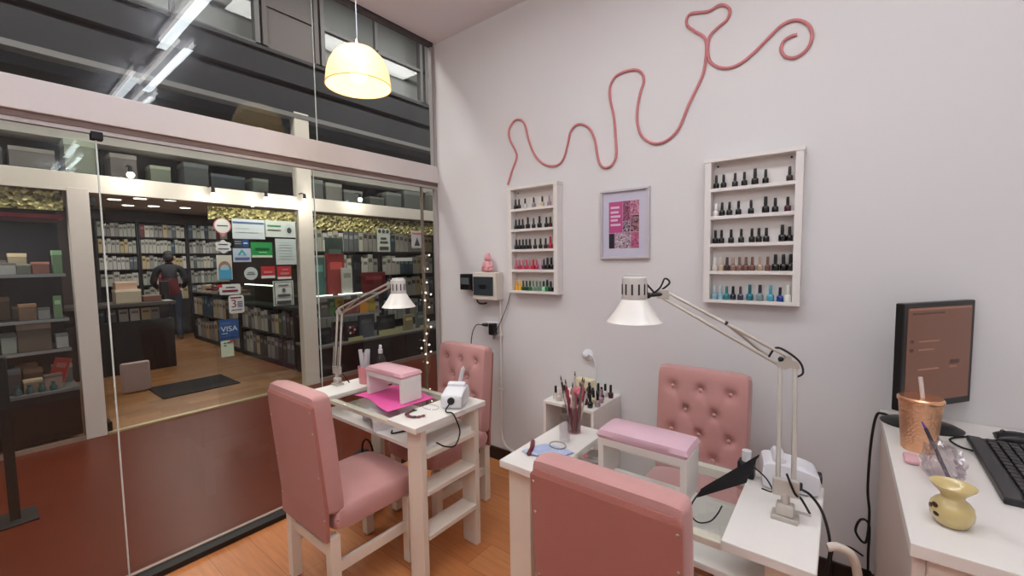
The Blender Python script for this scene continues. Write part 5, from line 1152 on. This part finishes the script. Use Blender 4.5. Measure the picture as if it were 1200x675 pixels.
# service counter
t = thing('service_counter', 'black service counter with open display slot in the bookshop doorway', 'counter', (-5.3, -0.95, 0))
CB = mat('counter_black', (26, 26, 28), 0.4, noise=0.1)
MB().box(-5.7, -5.15, -2.3, -0.56, 0.0, 0.72, 0.004).build('body', CB, t)
MB().box(-5.72, -5.10, -2.32, -0.53, 0.93, 0.975, 0.004).build('worktop', mat('counter_top', (84, 78, 74), 0.35, noise=0.06), t)
MB().box(-5.7, -5.3, -2.3, -0.58, 0.72, 0.93).build('display_slot', CASE, t)
for k, (y, i) in enumerate(((-1.10, 9), (-0.98, 0), (-0.86, 7), (-0.76, 2), (-1.22, 3), (-1.34, 6))):
    book(i, (-5.22, y, 0.725), (0.10, 0.03, 0.17), PI/2, '%s book facing out in the counter slot, %s placed' % (BNAME[i], ['middle', 'right of middle', 'second from right', 'rightmost', 'left of middle', 'leftmost'][k]), 'books in the counter slot')
def carton(name, x0, x1, y0, y1, z0, z1, c, label, cat='box', lid=True, grp=None):
    t = thing(name, label, cat, ((x0+x1)/2, (y0+y1)/2, z0), grp)
    m_ = mat('carton_%d_%d_%d' % c, c, 0.6, noise=0.1, scale=12)
    lc = tuple(min(255, int(v*1.25)+8) for v in c)
    MB().box(x0, x1, y0, y1, z0, z0+(z1-z0)*0.82, 0.002).build('body', m_, t)
    MB().box(x0-0.002, x1+0.002, y0-0.002, y1+0.002, z0+(z1-z0)*0.82, z1, 0.002).build('lid', mat('carton_%d_%d_%d' % lc, lc, 0.6, noise=0.1), t)
    return t
carton('carton', -5.55, -5.3, -1.15, -0.88, 0.975, 1.16, (196, 180, 160), 'tan carton on the service counter, left of the person')
carton('carton', -5.5, -5.28, -0.86, -0.66, 0.975, 1.06, (120, 84, 70), 'low brown carton on the service counter beside the tan one')
carton('carton', -5.6, -5.4, -1.13, -0.90, 1.16, 1.27, (206, 170, 150), 'pinkish carton on top of the tan carton')
t = thing('till_screen', 'black till screen on the service counter by the person', 'screen', (-5.4, -0.62, 0.975))
MB().box(-5.42, -5.36, -0.65, -0.54, 1.06, 1.26, 0.006, m=None).build('display', BLACK, t); MB().cyl((-5.4, -0.60, 0.976), (-5.4, -0.60, 1.07), 0.025).build('stand', BLACK, t)
o = MB().box(-5.35, -5.15, -0.66, -0.56, 0.975, 0.985, 0.002).build('paper_stack', SW, None); tag(recenter(o), 'white papers at the right end of the service counter', 'papers')
o = MB().box(-3.99, -3.93, -1.37, -1.10, 0.0, 0.36, 0.025, seg=4).build('pale_panel', mat('panel_pinkish', (206, 180, 174), 0.6, noise=0.04), None, True)  # thin upright panel with rounded edges, standing on the parquet
tag(recenter(o), 'pale rounded panel standing before the service counter', 'stool')
b = MB(); b.box(-4.0, -3.32, -1.13, -0.36, 0.0, 0.012, 0.003)
o = b.build('door_mat', mat('mat_black', (36, 34, 36), 0.9, noise=0.15, scale=60, bump=0.4, bscale=120), None); tag(recenter(o), 'black door mat on the bookshop parquet', 'mat')
# ceiling downlights
for k, (u, v) in enumerate(((164, 232), (134, 233), (200, 234), (180, 241), (240, 230), (217, 243), (150, 240))):
    q = at(u, v, z=2.615)
    t = thing('downlight', 'round white ceiling downlight in the bookshop, %s by depth' % ORD[k], 'ceiling light', (q.x, q.y, 2.60), 'ceiling downlights of the bookshop')
    MB().lathe([(0, 0.0), (0.085, 0.0), (0.085, 0.008), (0, 0.008)], (q.x, q.y, 2.602), 20).build('diffuser', SPOT, t, True)
    MB().lathe([(0.085, 0.0), (0.105, 0.0), (0.105, 0.018), (0.085, 0.018)], (q.x, q.y, 2.602), 20).build('rim', PLASTW, t, True)

# ------------------------------------------------------------------ person in the bookshop, back turned
def skin_body(verts, edges, root, sub=2):
    me = bpy.data.meshes.new('sk'); me.from_pydata([v[0] for v in verts], edges, []); o = bpy.data.objects.new('sk', me); COL.objects.link(o)
    md = o.modifiers.new('s', 'SKIN'); md.use_smooth_shade = True
    for i, v in enumerate(verts):
        r = v[1]; me.skin_vertices[0].data[i].radius = r if isinstance(r, tuple) else (r, r)
        me.skin_vertices[0].data[i].use_root = (i == root)
    ss = o.modifiers.new('u', 'SUBSURF'); ss.levels = sub; ss.render_levels = sub
    dg = bpy.context.evaluated_depsgraph_get(); out = bpy.data.meshes.new_from_object(o.evaluated_get(dg))
    COL.objects.unlink(o); bpy.data.objects.remove(o); return out
pv = []; pe = []
def V(p, r, frm=None):
    pv.append((p, r)); 
    if frm is not None: pe.append((frm, len(pv)-1))
    return len(pv)-1
# local: faces -x (away from the camera), z up; y to its right is +y
pelvis = V((0, 0, 0.95), (0.15, 0.12)); waist = V((0, 0, 1.10), (0.185, 0.14), pelvis); chest = V((0.0, 0, 1.30), (0.19, 0.14), waist); sho = V((0.0, 0, 1.45), (0.12, 0.10), chest)
neck = V((-0.005, 0, 1.53), 0.055, sho); hb = V((-0.02, 0, 1.60), (0.07, 0.085), neck); hm = V((-0.02, 0, 1.68), (0.078, 0.098), hb); ht = V((-0.01, 0, 1.755), (0.055, 0.07), hm)
nose = V((-0.128, 0, 1.645), 0.012, hm)
for s in (-1, 1):
    sh_ = V((0, s*0.19, 1.43), 0.075, sho); el = V((0.0, s*0.258, 1.17), 0.06, sh_); wr = V((-0.21, s*0.215, 1.07), 0.038, el); pm = V((-0.285, s*0.20, 1.05), (0.036, 0.02), wr)
    for k in range(4):
        f1 = V((-0.335, s*(0.20+(k-1.5)*0.022), 1.045), 0.009, pm); V((-0.365+abs(k-1.2)*0.006, s*(0.20+(k-1.5)*0.024), 1.03), 0.008, f1)
    th_ = V((-0.285, s*0.163, 1.06), 0.010, pm); V((-0.315, s*0.15, 1.055), 0.008, th_)
    hp = V((0, s*0.095, 0.88), 0.105, pelvis); kn_ = V((-0.02+0.03*s, s*0.11, 0.49), 0.075, hp); an = V((0.03*s, s*0.115, 0.09), 0.05, kn_); toe = V((-0.14+0.03*s, s*0.13, 0.04), 0.042, an); V((0.05+0.03*s, s*0.115, 0.045), 0.04, an)
me = skin_body(pv, pe, pelvis)
SKIN = mat('skin', (196, 148, 122), 0.55, noise=0.04); JB = mat('jacket_black', (30, 30, 36), 0.8, noise=0.1); JR = mat('jacket_red', (110, 30, 42), 0.8, noise=0.08); JEAN = mat('jeans', (58, 68, 92), 0.85, noise=0.15, scale=30); SHOE = mat('shoe_grey', (120, 108, 96), 0.6, noise=0.1)
for m_ in (SKIN, JB, JR, JEAN, SHOE): me.materials.append(m_)
for p in me.polygons:
    c = p.center; p.use_smooth = True
    if c.z > 1.555: k = 0
    elif c.z > 0.93 and not (c.x < -0.235 and c.z < 1.12): k = 2 if (abs(c.y) < 0.215 and c.z < 1.27) else 1
    elif c.x < -0.235 and c.z > 0.9: k = 0
    elif c.z > 0.10: k = 3
    else: k = 4
    p.material_index = k
o = bpy.data.objects.new('person', me); COL.objects.link(o)
pf = at(212, 397, z=0)
zmin = min(v.co.z for v in me.vertices); me.transform(Matrix.Translation((0, 0, -zmin)))
o.location = (pf.x+0.02, pf.y-0.12, 0); o.rotation_euler = (0, 0, -0.25)
tag(o, 'person in black and red jacket and jeans, back turned, in the bookshop', 'person')
def child(b, name, m_, sm=True):
    q = b.build(name, m_, None, sm); q.parent = o; return q
b = MB(); b.sph((-0.010, 0, 1.715-zmin), 0.098, (1.0, 0.88, 0.85), 20, 14); b.sph((0.030, 0, 1.655-zmin), 0.088, (0.85, 0.97, 1.05), 16, 10); child(b, 'hair', mat('hair_black', (26, 22, 22), 0.7, noise=0.2, scale=50))
for s in (-1, 1):
    b = MB(); b.sph((-0.02, s*0.083, 1.645-zmin), 0.022, (0.8, 0.4, 1.3), 10, 8); child(b, 'ear', SKIN)
    b = MB(); b.sph((-0.104, s*0.032, 1.672-zmin), 0.011, u=10, v=8); child(b, 'eye', mat('eye', (40, 32, 30), 0.2, noise=0))
b = MB(); b.sph((-0.102, 0, 1.60-zmin), 0.016, (0.4, 1.6, 0.4), 10, 8); child(b, 'mouth', mat('lips', (150, 84, 78), 0.5, noise=0))

# ------------------------------------------------------------------ bookshop window displays
def ledge(y0, y1, z, label):
    t = thing('display_ledge', label, 'display ledge', (OX-0.35, (y0+y1)/2, 0))
    MB().box(OX-0.60, OX-0.03, y0, y1, 0.05, z-0.03, 0.003).build('base_cabinet', SKIRTB, t)
    MB().box(OX-0.62, OX-0.025, y0, y1, z-0.03, z, 0.003).build('ledge_top', mat('ledge_grey', (120, 116, 112), 0.5, noise=0.06), t)
ledge(-3.6, -1.85, 0.47, 'black window ledge of the left bookshop window')
ledge(0.25, 2.95, 0.44, 'black window ledge of the right bookshop window')
struct('wall_display', MB().box(OX-0.66, OX-0.63, -3.6, -1.85, 0, 2.6), mat('display_back', (20, 22, 34), 0.7, noise=0.15, scale=3))
struct('trim_28', MB().box(OX-0.62, OX-0.05, -3.6, -1.86, 1.90, 1.93), mat('display_red', (120, 26, 34), 0.4, noise=0.1))
def shelf_board(y0, y1, z, m_, label):
    t = thing('display_shelf', label, 'shelf', (OX-0.3, (y0+y1)/2, z), None)
    MB().box(OX-0.628, OX-0.12, y0, y1, z-0.018, z, 0.002).build('board', m_, t)
    MB().box(OX-0.122, OX-0.115, y0, y1, z-0.026, z, 0.001).build('edge_strip', mat('shelf_edge', (150, 150, 150), 0.4, noise=0.05), t)
SHL = [1.44, 1.06, 0.80]
for z, n in zip(SHL, ('upper', 'middle', 'lower')): shelf_board(-3.55, -1.87, z, CASE, '%s dark shelf in the left bookshop window' % n)
def disp(name, u0, v0, u1, v1, c, zs, label, cat='box', x=-2.66, dep=0.10, grp=None, kindm=None, lid=True):
    y0, y1, z0, z1 = rect(u0, v0, u1, v1, x)
    h = min(z1-z0, 0.236) if zs == 0.80 and x > -2.7 and u0 > 300 else z1-z0
    zs += 0.0008
    t = thing(name, label, cat, (x-dep/2, (y0+y1)/2, zs), grp)
    m_ = mat('disp_%d_%d_%d' % c, c, 0.55, noise=0.14, scale=10)
    lc = tuple(min(255, int(v*1.35)+14) for v in c) if sum(c) < 420 else tuple(int(v*0.75) for v in c)
    if cat == 'book':
        MB().box(x-dep, x, y0, y1, zs, zs+h, 0.002).build('cover', m_, t)
        MB().box(x-dep+0.003, x-0.003, y1-0.001, y1+0.0005, zs+0.004, zs+h-0.004).build('pages', PAGES, t)
        MB().box(x, x+0.0012, y0+(y1-y0)*0.15, y0+(y1-y0)*0.85, zs+h*0.62, zs+h*0.80).build('title_patch', mat('disp_%d_%d_%d' % lc, lc, 0.5, noise=0.1), t)
    else:
        MB().box(x-dep, x, y0, y1, zs, zs+h*0.8, 0.002).build('body', m_, t)
        MB().box(x-dep-0.002, x+0.002, y0-0.002, y1+0.002, zs+h*0.8, zs+h, 0.002).build('lid', mat('disp_%d_%d_%d' % lc, lc, 0.5, noise=0.1), t)
    return t
GL = 'goods in the left bookshop window'; GR = 'goods in the right bookshop window'
U, Mi, Lo, Le = SHL[0], SHL[1], SHL[2], 0.47
disp('gift_box', 38, 309, 58, 323, (150, 96, 82), U, 'reddish flowered box on the upper shelf, beside the green boxes', 'box', grp=GL)
disp('gift_box', 20, 311, 36, 323, (120, 120, 110), U, 'grey green small box on the upper shelf of the left bookshop window', 'box', grp=GL)
disp('gift_box', 0, 309, 18, 323, (190, 186, 180), U, 'whitish box at the far left of the upper window shelf', 'box', grp=GL)
disp('gift_box', 62, 296, 73, 323, (110, 140, 104), U, 'tall green box by the column on the upper window shelf', 'box', grp=GL)
disp('gift_box', 21, 345, 42, 364, (130, 96, 70), Mi, 'brown box on the middle shelf of the left bookshop window', 'box', grp=GL)
disp('gift_box', 44, 351, 58, 364, (150, 150, 150), Mi, 'grey box on the middle shelf beside the brown box', 'box', grp=GL)
disp('book', 62, 338, 72, 364, (120, 150, 110), Mi, 'green upright book on the middle shelf by the column', 'book', dep=0.03, grp=GL)
disp('game_box', 20, 376, 60, 408, (118, 100, 84), Lo, 'large brown patterned box on the lower shelf of the left window', 'box', dep=0.08, grp=GL)
disp('gift_box', 0, 378, 18, 402, (166, 172, 160), Lo, 'pale greenish box on the lower shelf at the far left', 'box', grp=GL)
disp('gift_box', 66, 388, 80, 404, (190, 188, 186), Lo, 'whitish box on the lower shelf by the column', 'box', grp=GL)
disp('wooden_box', 27, 424, 50, 448, (110, 82, 62), Le, 'brown wooden box on the ledge of the left window', 'box', x=-2.72, grp=GL)
disp('gift_box', 53, 443, 74, 460, (166, 140, 130), Le, 'pinkish low box on the ledge front of the left window', 'box', x=-2.58, dep=0.08, grp=GL)
disp('gift_box', 28, 447, 51, 462, (150, 126, 104), Le, 'tan box at the front of the ledge in the left window', 'box', x=-2.58, dep=0.08, grp=GL)
disp('gift_box', 62, 425, 85, 446, (120, 118, 116), Le, 'grey box on the ledge by the column in the left window', 'box', x=-2.80, grp=GL)
disp('gift_box', 2, 432, 25, 462, (58, 60, 64), Le, 'dark box on the ledge at the far left of the left window', 'box', x=-2.60, grp=GL)
rg = random.Random(3)
for zs_, sn in ((U, 'upper'), (Mi, 'middle'), (Lo, 'lower'), (Le, 'ledge')):
    yy = -2.62
    for k in range(5):
        cc, cn = rg.choice((((120, 92, 72), 'brown'), ((160, 150, 138), 'stone grey'), ((96, 74, 66), 'dark brown'), ((150, 112, 96), 'dusty pink'), ((78, 84, 92), 'slate'), ((176, 160, 130), 'sand')))
        wd_ = rg.uniform(0.08, 0.13); hh_ = rg.uniform(0.10, 0.19)
        carton('gift_box', -3.02, -2.90, yy, yy+wd_, zs_+0.001, zs_+0.001+hh_, cc, '%s back row box on the %s of the left window, %s from left' % (cn, 'ledge' if sn == 'ledge' else sn+' shelf', ORD[k]), 'box', grp=GL)
        yy += wd_+0.012
o = MB().box(-2.70, -2.68, -0.05, 0.05, 0, 0.23, 0.002).build('book', C('disp_redbook', (196, 44, 38)), None)
MB().box(-2.698, -2.682, 0.0499, 0.0515, 0.004, 0.226).build('pages', PAGES, o)
MB().box(-2.68, -2.679, -0.03, 0.03, 0.15, 0.19).build('title_patch', PKR, o)
tag(o, 'bright red book leaning on the ledge by the column', 'book', GL); o.location = (0.0, -1.985, Le+0.002); o.rotation_euler = (0.0, 0, 0); o.rotation_euler[0] = -0.3; o.location.z = Le+0.016
for k in range(5):
    y = -2.26+k*0.065
    b = MB(); b.lathe([(0, 0), (0.02, 0), (0.024, 0.03), (0.012, 0.05), (0.012, 0.07), (0.016, 0.075), (0, 0.075)], (-2.56, y, Le)); o = b.build('glass_flask', C('flask_teal', (70, 96, 96)), None, True); tag(recenter(o), 'small teal flask at the front of the left window ledge, %s from left' % ORD[k], 'flask', 'flasks on the left window ledge')
# right window
WR = 1.07
t = thing('display_shelf', 'dark display shelf with lit white edge in the right bookshop window', 'shelf', (OX-0.3, 0.85, WR))
MB().box(OX-0.60, OX-0.12, 0.26, 1.25, WR-0.018, WR, 0.002).build('board', CASE, t)
MB().box(OX-0.118, OX-0.108, 0.26, 0.52, WR+0.002, WR+0.016).build('light_tube', mat('strip_glow2', (255, 255, 250), 0.4, noise=0, emit=(255, 255, 246), estr=2.2), t)
MB().box(OX-0.118, OX-0.108, 0.60, 0.95, WR+0.002, WR+0.016).build('light_tube', MATS['strip_glow2'], t)
MB().box(OX-0.118, OX-0.113, 0.26, 1.25, WR-0.018, WR).build('edge_strip', mat('edge_white', (214, 214, 208), 0.4, noise=0), t)
disp('book', 383, 279, 403, 345, (70, 90, 88), WR, 'dark green book with pale cover standing high in the right window', 'book', x=-2.80, dep=0.03, grp=GR)
RB = [('book', 384, 297, 404, 345, (166, 62, 56), WR, 'tall red brown boxed book on the lit shelf of the right window', -2.70, 0.06), ('book', 401, 314, 413, 345, (206, 204, 190), WR, 'white book with round drawing beside the red boxed book', -2.64, 0.03), ('book', 414, 300, 424, 345, (52, 52, 56), WR, 'black upright book on the lit shelf right of the white one', -2.74, 0.04), ('book', 425, 322, 452, 345, (120, 36, 40), WR, 'wide dark red book on the lit shelf behind the desk lamp', -2.70, 0.04), ('book', 366, 300, 381, 345, (90, 140, 130), WR, 'teal upright book at the column end of the lit shelf', -2.76, 0.03)]
for n, a, b_, c, d_, col, zs, lb, xx, dp in RB: disp(n, a, b_, c, d_, col, zs, lb, 'book', x=xx, dep=dp, grp=GR)
W2 = 0.80
shelf = thing('display_shelf', 'middle dark shelf in the right bookshop window', 'shelf', (OX-0.3, 0.85, W2)); MB().box(OX-0.60, OX-0.12, 0.26, 1.25, W2-0.018, W2, 0.002).build('board', CASE, shelf); MB().box(OX-0.12, OX-0.113, 0.26, 1.25, W2-0.03, W2, 0.001).build('edge_strip', mat('shelf_edge', (150, 150, 150)), shelf)
for k, (a, b_, c, d_, col, lb) in enumerate(((375, 350, 385, 367, (120, 110, 100), 'grey brown'), (386, 347, 392, 367, (96, 130, 70), 'green'), (394, 345, 403, 367, (216, 176, 50), 'yellow'), (404, 350, 416, 367, (150, 80, 70), 'brick red'), (417, 349, 428, 367, (160, 100, 84), 'rusty'), (430, 348, 440, 367, (190, 160, 60), 'mustard'))):
    disp('book', a, b_, c, d_, col, W2, '%s book on the middle shelf of the right window' % lb, 'book', x=-2.66, dep=0.035, grp=GR)
LE2 = 0.44
for k, (a, b_, c, d_, col, lb, xx) in enumerate(((374, 380, 388, 399, (40, 40, 44), 'black book with white mark at the column end of the right ledge', -2.66), (390, 376, 402, 399, (70, 74, 72), 'dark grey book on the right ledge behind the lamp arm', -2.70), (404, 374, 420, 396, (36, 34, 38), 'black book with red and white wheel on the right ledge', -2.62), (421, 366, 438, 392, (92, 96, 104), 'slate grey book stand on the right ledge', -2.66), (443, 368, 463, 390, (52, 54, 52), 'dark book on the right ledge behind the lamp shade', -2.66), (474, 366, 484, 384, (150, 136, 96), 'tan book on the right ledge right of the lamp shade', -2.66), (488, 366, 500, 384, (96, 104, 96), 'greenish book at the right end of the right ledge', -2.7))):
    o = disp('book', a, b_, c, d_, col, LE2, lb, 'book', x=xx, dep=0.035, grp=GR)
    if k == 2:
        y0, y1, z0, z1 = rect(a, b_, c, d_, xx); h = z1-z0
        for q in range(6):
            an_ = 2*PI*q/6
            MB().sph((xx+0.002, (y0+y1)/2+0.045*math.cos(an_), LE2+h*0.55+0.045*math.sin(an_)), 0.017, (0.1, 1, 1), 10, 6).build('wheel_spot', RED if q % 2 else SW, o, True)
for k, (a, b_, c, d_, lb) in enumerate(((408, 392, 425, 397, 'left'), (444, 385, 471, 392, 'middle'), (492, 380, 504, 385, 'right'))):
    y0, y1, z0, z1 = rect(a, b_, c, d_, OX-0.03)
    o = MB().box(OX-0.028, OX-0.022, y0, y1, LE2, LE2+(z1-z0), 0.001).build('price_card', C('card_yellow', (206, 204, 150)), None); tag(recenter(o), 'pale yellow price card on the right window ledge, %s one' % lb, 'price card', GR)
y0, y1, z0, z1 = rect(422, 354, 431, 366, -2.62)
o = MB().box(-2.625, -2.62, y0, y1, W2, W2+(z1-z0), 0.001).build('price_card', C('card_orange', (226, 150, 40)), None); tag(recenter(o), 'orange card standing on the middle shelf of the right window', 'card', GR)
notice('poster', 442, 268, 457, 295, C('st_tree', (200, 204, 188)), 'pale poster with round emblems on the right bookshop window', 'poster', marks=((0.08, 0.32, 0.04, 0.2, INK, 'c'), (0.38, 0.62, 0.04, 0.2, INK, 'c'), (0.68, 0.92, 0.04, 0.2, INK, 'c'), (0.25, 0.7, 0.38, 0.46, INK), (0.2, 0.8, 0.55, 0.62, INK), (0.15, 0.85, 0.78, 0.9, INK)))
notice('poster', 482, 271, 495, 291, C('st_red_top', (206, 200, 200)), 'white poster with red heading and grey figure on the right window', 'poster', marks=((0.1, 0.9, 0.08, 0.2, PKR), (0.25, 0.75, 0.35, 0.85, INK, 't'), (0.05, 0.95, 0.9, 0.98, GRY)))
notice('paper', 460, 302, 483, 306, SW, 'narrow white paper strip on the right bookshop window', 'paper')
# boxes stored behind the transom glass
rng = random.Random(5)
t = thing('storage_shelf', 'high storage shelf behind the glass over the bookshop front', 'shelf', (OX-0.3, 0, 2.29))
MB().box(OX-0.58, OX-0.05, -4.2, 0.05, 2.288, 2.30).build('board', CASE, t); MB().box(OX-0.58, OX-0.05, 0.26, 3.2, 2.288, 2.30).build('board', CASE, t)
y = -3.2; k = 0
while y < 2.9:
    wd = rng.uniform(0.16, 0.34)
    if y < 0.07 and y+wd > 0.04: y = 0.27; continue
    c = rng.choice([(110, 112, 106), (84, 86, 84), (132, 128, 118), (96, 98, 88), (120, 112, 104), (70, 74, 76), (128, 132, 112)])
    hh_ = rng.uniform(0.14, 0.36)
    k += 1
    o = carton('carton', OX-0.50, OX-0.20-rng.uniform(0, 0.1), y, y+wd, 2.301, 2.301+hh_, c, 'stored carton behind the glass over the bookshop front, %s from left' % (ORD+['seventeenth', 'eighteenth', 'nineteenth', 'twentieth', 'twenty first', 'twenty second', 'twenty third', 'twenty fourth', 'twenty fifth', 'twenty sixth', 'twenty seventh', 'twenty eighth', 'twenty ninth', 'thirtieth'])[k-1], 'carton', grp='cartons over the bookshop front')
    y += wd+rng.uniform(0.01, 0.12)
for m_ in bpy.data.materials: m_.use_fake_user = False
